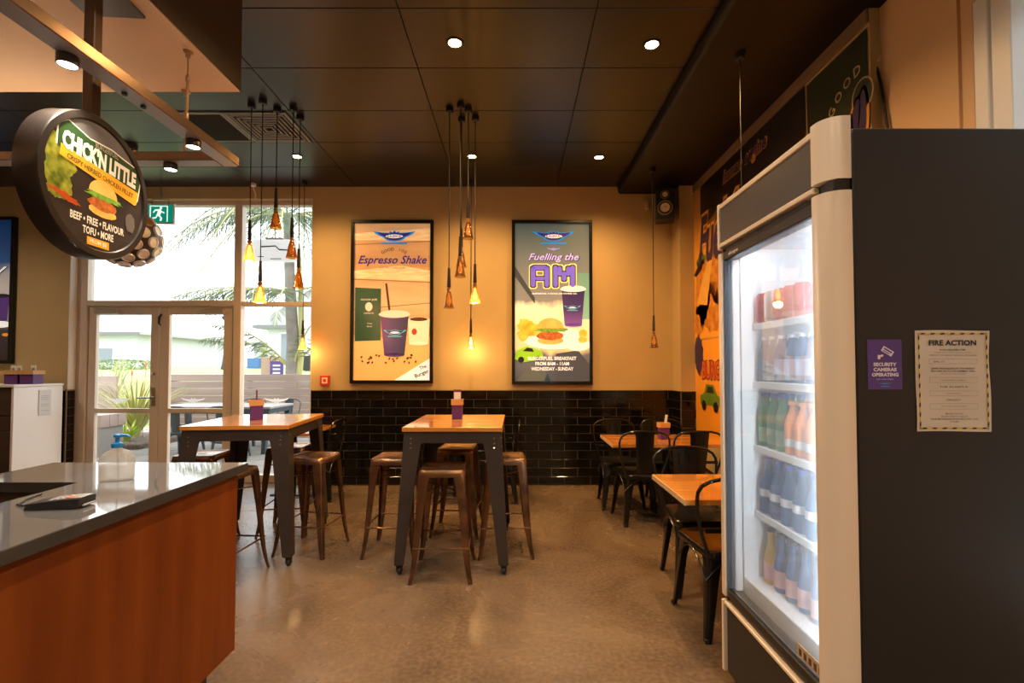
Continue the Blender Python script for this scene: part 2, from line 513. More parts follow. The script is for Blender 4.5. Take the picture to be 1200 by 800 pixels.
# ---------------- black wall tiles (each one a piece on its wall)
TZ0, TH_, TW = 0.0, 0.0985, 0.30
def tile_mesh(w, h=0.0925, d=0.008):
    t = MB(); t.cbox(-w / 2, w / 2, -d, 0, -h / 2, h / 2, 0.003)
    o = t.build('tile', M_TILE, None, smooth=0)
    me = o.data; bpy.data.objects.remove(o)
    return me
TM = {}
def tile_run(parent, origin, direction, length, rows=11, start=0.0):
    """direction: 'x' faces -Y ; 'l' runs along +Y facing -X ; 'r' runs along +Y facing +X"""
    for r in range(rows):
        off = start + (0.0 if r % 2 == 0 else -TW / 2)
        a = off
        while a < length - 1e-4:
            b = a + TW
            x0, x1 = max(a, 0), min(b, length)
            w = round(x1 - x0 - 0.006, 4)
            if w > 0.012:
                if w not in TM: TM[w] = tile_mesh(w)
                c = (x0 + x1) / 2; z = TZ0 + (r + .5) * TH_ + .002
                tilt = (random.uniform(-.006, .006), random.uniform(-.003, .003))
                if direction == 'x':
                    placed(TM[w], 'tile', parent, (origin[0] + c, origin[1], z), (tilt[0], 0, tilt[1]))
                elif direction == 'l':
                    placed(TM[w], 'tile', parent, (origin[0], origin[1] + c, z), (0, 0, -PI / 2))
                else:
                    placed(TM[w], 'tile', parent, (origin[0], origin[1] + c, z), (0, 0, PI / 2))
            a = b
# grout beds
gb = MB()
gb.box(OX1, 1.832, YB - .006, YB, 0, 1.086)
gb.box(1.826, 1.832, 5.39, YB - .006, 0, 1.086)
gb.box(1.826, XR, 5.384, 5.39, 0, 1.086)
gb.box(-5.75, OX0, YB - .006, YB, 0, 1.086)
gb.box(OX0, OX0 + .006, YB - .006, 5.755, 0, 1.086)
gb.build('grout', M_GROUT, wall_back, smooth=0)
tile_run(wall_back, (OX1, YB - .004, 0), 'x', 1.824 - OX1, start=-0.06)
tile_run(wall_back, (1.828, 5.392, 0), 'l', YB - .01 - 5.392)
tile_run(wall_back, (1.834, 5.386, 0), 'x', XR - 1.838)
tile_run(wall_back, (-5.75, YB - .004, 0), 'x', OX0 - -5.75)
tile_run(wall_back, (OX0 + .004, YB - .004, 0), 'r', .1)
# edge trim on top of the tiles
tt = MB()
tt.cbox(OX1, 1.824, YB - .015, YB, 1.086, 1.097, .002)
tt.cbox(1.818, XR, 5.375, 5.39, 1.086, 1.097, .002)
tt.cbox(1.818, 1.832, 5.39, YB - .012, 1.086, 1.097, .002)
tt.cbox(OX0 - .004, OX0 + .014, YB - .016, YB - .003, 0, 1.10, .002)
struct(tt.build('trim_3', mat('bronze_tile_edge', (0.30, 0.22, 0.13), 0.35, metal=.5), smooth=0))
# skirting-free base: thin dark sealing strip
bs = MB(); bs.box(OX1, 1.82, YB - .018, YB - .006, 0, .012)
struct(bs.build('baseboard_back', M_BLACK, smooth=0))
# white reveal lining left of the shopfront
rv = MB(); rv.cbox(OX0, OX0 + .012, YB + .002, 5.755, 1.10, OZ, .002)
struct(rv.build('trim_4', M_WHITE, smooth=0))

# =================================================================== SHOPFRONT
YW = 5.80           # centre plane of the frames
win = empty('window_1', (0, YW, 0)); struct(win)
def bar(parent, name, x0, x1, z0, z1, d=.05, m=M_ALU):
    b = MB(); b.cbox(x0, x1, -d, d, z0, z1, .004)
    return b.build(name, m, parent, smooth=0)
def glass(parent, x0, x1, z0, z1):
    b = MB(); b.box(x0, x1, -.004, .004, z0, z1)
    return b.build('pane', M_GLASS, parent, smooth=0)
bar(win, 'head_frame', OX0 + .012, OX1, 3.29, OZ)
bar(win, 'jamb_frame', OX0 + .012, -5.08, 0, 3.29)
bar(win, 'jamb_frame', -2.425, OX1, 0, 3.29)
bar(win, 'mullion', -3.345, -3.255, 0, 3.29)
bar(win, 'transom', -5.08, -3.345, 2.085, 2.15)
bar(win, 'transom', -3.255, -2.425, 2.085, 2.135)
bar(win, 'sill_rail', -3.255, -2.425, 0, .09)
glass(win, -5.08, -3.345, 2.15, 3.29)
glass(win, -3.255, -2.425, 2.135, 3.29)
glass(win, -3.255, -2.425, .09, 2.085)
def wing(cx, cz, w, h, n=9):
    """winged emblem outline (plain white sticker)"""
    pts = [(-1, .9), (-.62, .62), (-.22, .55), (-.12, .9), (-.05, .62), (.05, .62), (.12, .9), (.22, .55), (.62, .62), (1, .9),
           (.82, .35), (.62, .18), (.55, -.05), (.42, .0), (.34, -.28), (.22, -.2), (.12, -.7), (0, -.45), (-.12, -.7), (-.22, -.2),
           (-.34, -.28), (-.42, 0), (-.55, -.05), (-.62, .18), (-.82, .35)]
    return [(cx + x * w / 2, cz + z * h / 2) for x, z in pts]
def sticker(parent, cx, cz, w, h):
    b = MB(); b.prism(wing(cx, cz, w, h), 'y', -.0065, -.0045)
    o = b.build('wing_sticker', MATS.get('white_vinyl') or pane_mat('white_vinyl', (1, 1, 1), .96, 0, (.92, .92, .92)), parent, smooth=0)
    o['label'] = 'white winged emblem sticker on the glass'
sticker(win, -2.84, .955, .30, .085)
def door(name, x0, x1, gx0, gx1, handle_x, sx):
    d = empty(name, (0, YW, 0)); struct(d)
    bar(d, 'stile', x0, gx0, 0.01, 2.08, .026); bar(d, 'stile', gx1, x1, 0.01, 2.08, .026)
    bar(d, 'top_rail', gx0, gx1, 1.985, 2.08, .026)
    bar(d, 'middle_rail', gx0, gx1, .815, .87, .026)
    bar(d, 'bottom_rail', gx0, gx1, .01, .16, .026)
    glass(d, gx0, gx1, .87, 1.985); glass(d, gx0, gx1, .16, .815)
    sticker(d, sx, .955, .29, .085)
    if handle_x is not None:
        h = MB(); h.cbox(handle_x - .025, handle_x + .025, -.034, -.026, .90, 1.12, .002)
        h.tube([(handle_x, -.03, 1.0), (handle_x, -.075, 1.0), (handle_x - .02, -.085, 1.0), (handle_x - .15, -.085, 1.0)], .010, 8)
        h.build('lever_handle', M_STEEL, d)
        k = MB(); k.X = Matrix.Translation((handle_x, -.03, 1.28)) @ Matrix.Rotation(PI / 2, 4, 'X')
        k.lathe([(0.02, -.004), (.02, .008), (.014, .012), (.0001, .012)], 14)
        k.build('lock_cylinder', M_STEEL, d)
    return d
d1 = door('door_1', -5.075, -4.235, -4.985, -4.335, -4.285, -4.72)
d2 = door('door_2', -4.225, -3.348, -4.115, -3.47, None, -3.83)
hk = MB(); hk.tube([(-4.21, -.03, 1.985), (-4.21, -.06, 1.95), (-4.22, -.055, 1.88), (-4.205, -.04, 1.85)], [.012, .014, .012, .006], 8)
hk.build('door_holder', M_BLACK, d2)
for dd, x in ((d1, -4.98), (d2, -3.72)):
    c = MB()
    c.cbox(x, x + .27, -.075, -.028, 1.99, 2.045, .004)
    c.build('closer_body', M_ALULIGHT, dd, smooth=0)
    a = MB(); a.tube([(x + .04, -.06, 2.05), (x + .2, -.10, 2.075), (x + .38, -.075, 2.085)], .009, 6)
    a.build('closer_arm', M_ALULIGHT, dd)

# exit sign over the doors
ex = empty('exit_sign', label='green running man exit sign hanging above the glass doors', cat='exit sign')
face_frame(ex, (-3.985, 5.36, 3.065), (0.05, -1, 0))
b = MB(); b.cbox(-.185, .185, -.115, .115, -.03, .0, .006); b.build('housing', M_WHITE, ex, smooth=0)
b = MB(); b.rect(-.172, .172, -.098, .098, .001); b.build('green_panel', mat('exit_green', (.0, .22, .135), .4, emit=.9), ex, smooth=0, fix=False)
b = MB(); wm = mat('exit_white', (.85, .95, .9), .4, emit=.95)
b.ell(.045, .062, .014, .015, .002, wm, 12)
b.poly([(-.02, .045), (.04, .05), (.055, .02), (.035, -.02), (.06, -.05), (.05, -.085), (.032, -.08), (.04, -.05), (.012, -.022), (-.005, -.055), (-.045, -.06), (-.045, -.045), (-.012, -.04), (.005, .0), (.012, .03), (-.012, .03), (-.03, .005), (-.042, .012)], .002, wm)
b.poly([(.045, .035), (.085, .012), (.08, 0), (.045, .018)], .0021, wm)
b.poly([(-.075, -.09), (-.075, .088), (.12, .088), (.12, -.09), (.108, -.09), (.108, .078), (-.063, .078), (-.063, -.09)], .002, wm)
b.build('running_figure', None, ex, smooth=0, fix=False)
b = MB(); b.tube([(-.06, .115, -.015), (-.06, .16, -.015), (.12, .16, -.015), (.12, .115, -.015)], .006, 6)
b.tube([(.03, .16, -.015), (.03, .419, -.015)], .006, 6)
b.build('hanger', M_STEEL, ex)

# red fire call point on the wall
fc = empty('fire_call_point', label='small red square fire alarm call point on the tan wall beside the window', cat='alarm')
face_frame(fc, (-2.205, YB, 1.205), (0, -1, 0))
b = MB(); b.cbox(-.055, .055, -.06, .06, 0, .03, .006); b.build('housing', mat('alarm_red', (.55, .045, .02), .4), fc, smooth=0)
b = MB(); wv = mat('alarm_white', (.8, .72, .65), .5); b.rect(-.032, .032, -.034, .034, .031, wv); b.ell(0, 0, .02, .02, .032, mat('alarm_red', (.55, .045, .02)), 14)
b.build('push_panel', None, fc, smooth=0, fix=False)

# =================================================================== CEILING FIXTURES
# cream soffit over the counter with dark fascia
SX, SY, SZ = -1.49, 2.60, 2.85
so = MB()
so.box(XL, SX, YF, SY, SZ + .006, ZC, M_BROWN)
so.box(XL, SX - .004, YF, SY - .004, SZ, SZ + .006, M_SOFFIT)
struct(so.build('trim_5', None, smooth=0))

# square air diffuser and the dark return grille beside it
vt = empty('air_diffuser', (-2.168, 4.235, ZC), label='square ceiling air diffuser of concentric black slats behind the left pendant cluster', cat='air vent')
b = MB()
for k in range(7):
    a = .262 - .036 * k; t = .013
    z0, z1 = -.012 - .002 * k, -.002
    if k == 0: t = .024
    for (x0, x1, y0, y1) in ((-a, a, -a, -a + t), (-a, a, a - t, a), (-a, -a + t, -a + t, a - t), (a - t, a, -a + t, a - t)):
        b = MB(); b.box(x0, x1, y0, y1, z0, z1)
        b.build('frame' if k == 0 else 'slat', mat('dull_grey_slat', (.19, .185, .18), .4), vt, smooth=0)
b = MB(); b.box(-.262, .262, -.262, .262, -.003, 0); b.build('duct_opening', M_CEILBASE, vt, smooth=0)
rg = empty('return_grille', (-2.70, 4.235, ZC), label='flat matt black return air grille to the left of the diffuser', cat='air vent')
b = MB(); b.cbox(-.235, .235, -.235, .235, -.008, 0, .002); b.build('panel', mat('matt_black_grille', (.004, .004, .005), .9), rg, smooth=0)
b = MB()
for (x0, x1, y0, y1) in ((-.262, .262, -.262, -.237), (-.262, .262, .237, .262), (-.262, -.237, -.237, .237), (.237, .262, -.237, .237)):
    b.box(x0, x1, y0, y1, -.010, 0)
b.build('frame', mat('dull_grey_slat', (.085, .08, .075)), rg, smooth=0)
def downlight(loc, label, w, grp=None, size=145):
    t = empty('downlight', loc, label=label, cat='downlight', group=grp)
    b = MB(); b.lathe([(.058, 0), (.058, -.004), (.046, -.007), (.042, -.004), (.042, .0)], 24, cap=False); b.build('ring', M_BLACK, t)
    b = MB(); b.lathe([(.0001, -.003), (.042, -.003)], 24, cap=False); b.build('lamp_face', M_LED, t, smooth=0)
    spot('downlight_beam', (0, 0, -.02), w, WARM if grp is None else NEUTRAL, size, 1.0, radius=.04, parent=t)
    return t
for (x, y, lab) in ((-.395, 3.115, 'warm recessed downlight nearest the camera, above the middle bar table'),
                    (.895, 3.132, 'warm recessed downlight beside the lowered bulkhead, near the fridge'),
                    (-2.193, 4.825, 'warm recessed downlight by the window, behind the left pendant cluster'),
                    (-.437, 4.825, 'warm recessed downlight near the back wall, behind the middle pendant cluster'),
                    (.843, 4.845, 'warm recessed downlight near the back wall, above the breakfast poster')):
    downlight((x, y, ZC), lab, DOWNLIGHT_W)
for (x, y) in ((-.4, 1.3), (.9, 1.3), (-.4, -.6), (.9, -.6), (-.4, -2.2), (.9, -2.2), (-5.9, 4.2)):  # unseen lamps added for room light; the last brightens the back-left wall
    downlight((x, y, ZC), 'added warm recessed downlight in the ceiling out of the view', ADDED_DOWNLIGHT_W, 'added downlights out of view')

# suspended lighting frame over the counter
BZ0, BZ1 = 2.467, 2.515
M_BEAM = mat('bronze_light_frame', (.25, .165, .105), .24, metal=.6, noise=(3, (.28, .185, .12), 2))
M_SHEEN = mat('grey_painted_sheen', (.36, .35, .37), .3, metal=.4)  # grey strips under the beams paint in the window's reflected daylight
fr = empty('suspended_light_frame', (-1.57, 1.5, BZ0), label='suspended rectangular bronze steel frame carrying spot lamps over the counter', cat='light frame')
def fbox(name, x0, x1, y0, y1, z0, z1, m=M_BEAM, par=fr, off=(1.57, -1.5, -BZ0), ch=.003):
    b = MB(); b.cbox(x0 + off[0], x1 + off[0], y0 + off[1], y1 + off[1], z0 + off[2], z1 + off[2], ch)
    return b.build(name, m, par, smooth=0)
fbox('long_beam', -1.611, -1.525, -.4, 2.657, BZ0, BZ1)
fbox('painted_sheen', -1.607, -1.529, -.39, 2.653, BZ0 - .0012, BZ0 - .0002, M_SHEEN, ch=.0003)
fbox('painted_sheen', -4.19, -1.616, 2.576, 2.651, BZ0 - .0012, BZ0 - .0002, M_SHEEN, ch=.0003)
fbox('cross_beam', -4.2, -1.612, 2.572, 2.655, BZ0, BZ1)
fbox('cross_beam', -4.2, -1.612, -.4, -.32, BZ0, BZ1)
fbox('long_beam', -4.29, -4.201, -.4, 2.657, BZ0, BZ1)
for (x0, x1, y0, y1) in ((-1.585, -1.551, -.3, 1.1), (-4.26, -4.23, -.3, 2.5), (-4.1, -2.2, 2.61, 2.624), (-4.1, -1.7, -.38, -.34)):  # unseen LED strips added on top of the beams to brighten the soffit
    fbox('added_uplight_strip', x0, x1, y0, y1, BZ1 + .0005, BZ1 + .008, mat('added_uplight_led', (1, .9, .75), .5, emit=ADDED_UPLIGHT, emit_col=(1, .74, .48)), ch=.001)
for y in (1.93, 2.03):
    b = MB(); b.lathe([(.0001, -.012), (.010, -.012), (.010, 0)], 10, (1.57 - 1.575, y - 1.5 - .0, 0)); b.build('bolt', M_BLACK, fr)
# turnbuckle hangers
for (x, y) in ((-1.548, 2.26), (-1.78, 2.588), (-1.548, .6), (-4.245, 2.3), (-4.245, .3)):
    top = SZ
    b = MB(); o = (1.57, -1.5, -BZ0)
    px_, py_ = x + o[0], y + o[1]
    zt, zb = top - BZ0, BZ1 - BZ0
    b.lathe([(.022, zt), (.022, zt - .006), (.012, zt - .012), (.010, zt - .028), (.0001, zt - .03)], 12, (px_, py_, 0))
    b.tube([(px_, py_, zt - .02), (px_, py_, zb + .21)], .0028, 6)
    b.lathe([(.003, .23), (.009, .215), (.009, .195), (.005, .185), (.0065, .18), (.0065, .06), (.004, .05), (.008, .035), (.008, .015), (.004, .0)], 10, (px_, py_, zb))
    b.build('turnbuckle_hanger', mat('brassy_steel', (.50, .34, .20), .3, metal=.9), fr)
def track_lamp(x, y, lab, w, tgt):
    t = empty('spot_lamp', (x, y, BZ0), label=lab, cat='spot lamp')
    b = MB(); b.lathe([(.0001, 0), (.031, 0), (.033, -.004), (.033, -.033), (.030, -.037), (.028, -.034)], 20, cap=False); b.build('barrel', mat('dark_bronze_barrel', (.05, .042, .038), .35, metal=.4), t)
    b = MB(); b.lathe([(.0001, -.034), (.028, -.034)], 20, cap=False); b.build('lamp_face', M_LEDW, t, smooth=0)
    spot('spot_lamp_beam', (0, 0, -.06), w, (1, .9, .78), 110, .7, target=tgt, radius=.03, parent=t)
track_lamp(-1.592, 1.70, 'lit round spot lamp under the bronze frame, upper left by the sign pole', TRACK_W, (0, .05, -1))
track_lamp(-1.572, 2.345, 'lit round spot lamp near the right end of the long bronze beam', TRACK_W, (0, .05, -1))
track_lamp(-1.874, 2.615, 'lit round spot lamp under the far cross beam of the bronze frame', TRACK_W, (0, .05, -1))

# ---------------- pendants
def pendant(x, y, zc, zbot, label, lit, grp, smoke=False, sc_=1.0):
    t = empty('pendant_light', (x, y, zc), label=label, cat='pendant light', group=grp)
    b = MB(); b.lathe([(.0001, 0), (.031, 0), (.031, -.030), (.026, -.038), (.008, -.040), (.006, -.052), (.0001, -.052)], 16); b.build('canopy', M_BLACK, t)
    L = zbot - zc                      # negative
    gz = L + .135 * sc_                # glass top
    sz = gz + .035 * sc_               # neck top
    st = sz + .16 * sc_                # socket top
    b = MB(); b.tube([(0, 0, -.045), (0, 0, st - .005)], .0042, 6); b.build('cord', M_BLACK, t)
    prof = [(.0001, st), (.007 * sc_, st)]
    n = 9
    for k in range(n):
        z = st - (st - sz) * (k + .15) / n; z2 = st - (st - sz) * (k + .8) / n
        r = (.0115 + .0055 * k / n) * sc_
        prof += [(r * .8, z + .001), (r, z - .002), (r, z2), (r * .8, z2 - .002)]
    prof += [(.008 * sc_, sz), (.0001, sz)]
    b = MB(); b.lathe(prof, 12); b.build('socket', mat('black_ridged_socket', (.02, .018, .026), .35), t)
    b = MB(); b.lathe([(.006 * sc_, sz + .002), (.017 * sc_, sz - .009), (.018 * sc_, sz - .020), (.012 * sc_, gz + .004), (.014 * sc_, gz - .004)], 14); b.build('neck_cap', mat('aged_brass', (.42, .24, .09), .3, metal=.9), t)
    g = MB(); pr = []
    for k in range(6):
        r0 = (.016 + .0235 * (k / 5.0) ** .8) * sc_; z0 = gz - .135 * sc_ * k / 6; z1 = gz - .135 * sc_ * (k + .86) / 6
        pr += [(r0, z0), (r0 + .0035 * sc_, z1)]
    pr[-1] = (.046 * sc_, L)
    g.lathe(pr, 18, cap=False); g.build('glass_shade', M_SMOKE if smoke else M_AMBER, t)
    b = MB(); b.lathe([(.0001, gz - .01), (.008 * sc_, gz - .015), (.010 * sc_, gz - .04), (.019 * sc_, gz - .075 * sc_), (.014 * sc_, gz - .098 * sc_), (.0001, gz - .105 * sc_)], 12)
    b.build('bulb', M_BULB if lit else M_BULBDIM, t)
    if lit:
        point('pendant_glow', (0, 0, L - .01), PENDANT_W, (1, .6, .22), .03, t)
    return t
gA = 'amber pendants over the window bar table'
pendant(-2.122, 3.857, ZC, 2.205, 'lit amber glass pendant furthest left in the window cluster', True, gA)
pendant(-2.000, 3.795, ZC, 1.862, 'lit amber glass pendant hanging lowest in the window cluster', True, gA)
pendant(-1.948, 3.922, ZC, 2.485, 'amber glass pendant hanging highest in the window cluster', False, gA)
pendant(-1.809, 3.909, ZC, 2.240, 'unlit wide amber pendant, second from right in the window cluster', False, gA)
pendant(-1.813, 4.044, ZC, 2.020, 'unlit slim amber pendant at the right of the window cluster', False, gA)
gB = 'amber pendants over the middle bar table'
pendant(-.538, 3.922, ZC, 1.835, 'smoky glass pendant furthest left in the middle cluster', False, gB, True)
pendant(-.440, 3.857, ZC, 2.075, 'smoky glass pendant in the front centre of the middle cluster', False, gB, True)
pendant(-.456, 4.072, ZC, 2.200, 'smoky glass pendant partly hidden behind the front centre one of the middle cluster', False, gB, True)
pendant(-.384, 3.922, ZC, 2.400, 'smoky glass pendant hanging highest in the middle cluster', False, gB, True)
pendant(-.339, 4.058, ZC, 1.895, 'brightly lit glass pendant at the right of the middle cluster', True, gB)
pendant(-2.408, 5.50, ZC, 1.56, 'single small amber pendant hanging low in front of the window right pane', True, None, sc_=1.0)
pendant(-.50, 5.46, ZC, 1.57, 'single small pendant hanging low near the back wall between the posters', True, None, True)
pendant(1.406, 4.93, 3.390, 1.555, 'single unlit pendant on a long cord below the wall speaker', False, None, True)
pendant(1.459, 3.105, 3.390, 1.62, 'long pendant cord dropping behind the fridge header', False, None, True)

# thin white cable at the window head
b = MB(); b.tube([(-3.02, 5.55, ZC), (-3.02, 5.55, ZC - .05), (-3.0, 5.56, ZC - .12), (-3.01, 5.58, ZC - .17)], .006, 6)
b.lathe([(.03, 0), (.03, -.03), (.012, -.04)], 12, (-3.02, 5.55, ZC))
tag(b.build('window_sensor_cable', M_WHITE), 'short pale cable and cap on the ceiling above the window', 'cable')

# ---------------- ball covered in pale discs
bl = empty('disc_ball_pendant', (-3.69, 4.6, 2.59), label='black ball covered with pale oval discs, hanging behind the round sign', cat='pendant ball')
b = MB(); b.sphere((0, 0, 0), .265, None, 28, 18); b.build('ball', M_BLACK, bl, smooth=60)
b = MB(); b.tube([(0, 0, .26), (0, 0, .88)], .006, 6); b.build('cord', M_BLACK, bl)
b = MB(); b.X = Matrix.Translation((0, 0, ZC - 2.59)); b.lathe([(.0001, -.05), (.04, -.05), (.06, -.035), (.065, 0)], 20); b.build('ceiling_rose', M_BLACK, bl)
for k in range(6):
    b = MB(); b.X = Matrix.Translation((0, 0, ZC - 2.59)) @ Matrix.Rotation(k * PI / 3, 4, 'Z'); b.cbox(.030, .052, -.012, .012, -.054, -.040, .002); b.build('white_vane', M_WHITE, bl, smooth=0)
dm = MB(); dm.lathe([(.0001, .007), (.036, .007), (.041, .012), (.049, .012), (.053, .003), (.053, -.010)], 12)
dmo = dm.build('disc', mat('pearl_disc', (.80, .80, .82), .22, metal=.2, noise=(9, (.60, .59, .60), 2)), bl); dme = dmo.data
bpy.data.objects.remove(dmo)
dm2 = dme.copy(); dm2.materials[0] = mat('copper_disc', (.5, .25, .13), .3, metal=.6)
N = 58
for k in range(N):
    z = 1 - 2 * (k + .5) / N; a = k * 2.399963
    n = Vector((math.sqrt(1 - z * z) * math.cos(a), math.sqrt(1 - z * z) * math.sin(a), z))
    o = placed(dm2 if k % 9 == 4 else dme, 'disc', bl, n * .265)
    o.rotation_mode = 'QUATERNION'; o.rotation_quaternion = n.to_track_quat('Z', 'Y')

# =================================================================== ROUND LIGHTBOX SIGN
rs = empty('round_hanging_sign', label='round black rimmed lightbox sign with burger picture, hung on a pole over the counter', cat='sign')
nrm = Vector((.997, .074, 0)).normalized()
face_frame(rs, (-1.636, 1.9, 2.066), nrm)
R = .279
b = MB(); b.X = Matrix.Translation((0, 0, -.085))
b.lathe([(.0001, 0), (R * .97, 0), (R, .006), (R, .079), (R * .985, .085), (R * .90, .085), (R * .885, .079)], 64, cap=False)
b.build('rim', mat('bronze_black_rim', (.035, .027, .022), .3, metal=.5), rs, smooth=35)
def printm(name, col, emit=.5, noise=None, rough=.25, stretch=(1, 1, 1)):
    if name.startswith('sign'): emit *= .4
    return mat(name, col, rough, emit=emit, noise=noise, stretch=stretch)
b = MB(); b.ell(0, 0, R * .89, R * .89, -.006, printm('sign_dark', (.022, .016, .013), .3, (4, (.045, .032, .025), 3)), 48)
b.build('face', None, rs, smooth=0, fix=False)
art = MB()
def blob(mb, cx, cy, rx, ry, z, m, n=28, jit=.12, seed=0, rot=0):
    rnd = random.Random(seed); pts = []
    c, s = math.cos(rot), math.sin(rot)
    for k in range(n):
        a = 2 * PI * k / n; j = 1 + rnd.uniform(-jit, jit)
        x, y = rx * j * math.cos(a), ry * j * math.sin(a)
        pts.append((cx + x * c - y * s, cy + x * s + y * c))
    # fan about the centre so that wobbly outlines stay valid
    k0 = len(pts)
    mb.add([(cx, cy, z)] + [(p[0], p[1], z) for p in pts], [(0, i + 1, (i + 1) % k0 + 1) for i in range(k0)], m)
gz = printm('sign_foliage', (.10, .13, .012), .7, (30, (.34, .30, .03), 4))
for (x, y, r, sd) in ((-.20, .07, .05, 1), (-.19, .0, .055, 2), (-.17, -.05, .045, 3), (-.15, .04, .04, 4), (-.205, -.07, .03, 5)):
    blob(art, x, y, r, r * 1.1, -.0055, gz, 24, .2, sd)
art.build('foliage_print', None, rs, smooth=0, fix=False)
# greyish top of the picture
gy = printm('sign_slate', (.10, .085, .075), .5, (5, (.14, .12, .105), 3))
b = MB(); pts = [(R * .88 * math.cos(a), R * .88 * math.sin(a)) for a in [math.radians(40 + 5 * k) for k in range(21)]]
b.poly(pts, -.0057, gy); b.build('slate_print', None, rs, smooth=0, fix=False)
gn = printm('sign_green', (.025, .06, .018), .6)
cr = printm('sign_cream', (.75, .66, .48), .75)
og = printm('sign_orange', (.85, .33, .02), .75)
b = MB()
plate = [(-.195, .085), (-.19, .165), (-.15, .195), (-.05, .17), (.06, .175), (.12, .165), (.20, .155), (.225, .10), (.21, .02), (.19, -.005)]
b.poly([(x * 1.03, y * 1.03) for x, y in plate], -.005, cr)
b.poly(plate, -.0046, gn)
b.poly([(-.185, .055), (-.18, .098), (.215, .055), (.205, .0), (.19, -.005)], -.0042, og)
b.build('name_plate_print', None, rs, smooth=0, fix=False)
lettering(rs, [("CHICK'N LITTLE", cr, dict(width=.375, height=.072, cx=.012, cy=.112, z=-.0036, bold=.055, rot=-.06)),
               ("BURGERFUEL", printm('sign_tan', (.32, .25, .17), .6), dict(width=.12, height=.022, cx=.035, cy=.162, z=-.0036, bold=.02)),
               ("CRISPY HERBED CHICKEN FILLET", gn, dict(width=.34, height=.02, cx=.015, cy=.048, z=-.0036, bold=.02, rot=-.10)),
               ("BEEF \u2022 FREE \u2022 FLAVOUR", cr, dict(width=.27, height=.030, cx=.0, cy=-.142, z=-.0036, bold=.03)),
               ("TOFU \u2022 MORE", cr, dict(width=.155, height=.030, cx=.0, cy=-.182, z=-.0036, bold=.03))])
b = MB(); b.rect(-.055, .055, -.235, -.205, -.0042, og); b.build('price_print', None, rs, smooth=0, fix=False)
lettering(rs, [("FROM $8", cr, dict(width=.085, height=.018, cx=0, cy=-.220, z=-.0036, bold=.02))])
def burger(mb, cx, cy, w, z, pre, e=.75):
    bun = printm(pre + '_bun', (.80, .36, .06), e, (14, (.90, .48, .12), 3))
    patty = printm(pre + '_chicken', (.35, .075, .015), e, (40, (.55, .16, .03), 4))
    leaf = printm(pre + '_lettuce', (.10, .27, .02), e, (30, (.25, .42, .05), 3))
    blob(mb, cx, cy - .36 * w, .46 * w, .14 * w, z, bun, 30, .03, 3)
    blob(mb, cx, cy - .18 * w, .48 * w, .16 * w, z + .0002, patty, 30, .08, 4)
    blob(mb, cx, cy + .02 * w, .56 * w, .085 * w, z + .0004, leaf, 34, .25, 5)
    top = [(cx + .47 * w * math.cos(a), cy + .08 * w + .36 * w * math.sin(a)) for a in [PI * k / 18 for k in range(19)]]
    mb.poly(top, z + .0006, bun)
b = MB(); burger(b, .02, -.035, .155, -.0040, 'sign'); 
blob(b, -.16, -.085, .07, .012, -.0041, printm('sign_chilli', (.42, .06, .01), .6), 24, .3, 9, -.2)
blob(b, .17, -.09, .028, .04, -.0041, printm('sign_garlic', (.12, .10, .08), .5), 20, .1, 11)
b.build('burger_print', None, rs, smooth=0, fix=False)
b = MB(); b.cbox(-.021, .021, R - .004, SZ - 2.066 - .012, -.063, -.021, .003); b.build('pole', mat('dark_bronze_pole', (.10, .06, .036), .35, metal=.5), rs, smooth=0)
b = MB(); b.cbox(-.12, .12, SZ - 2.066 - .014, SZ - 2.066 - .002, -.16, .075, .002); b.build('ceiling_plate', M_HEADER, rs, smooth=0)

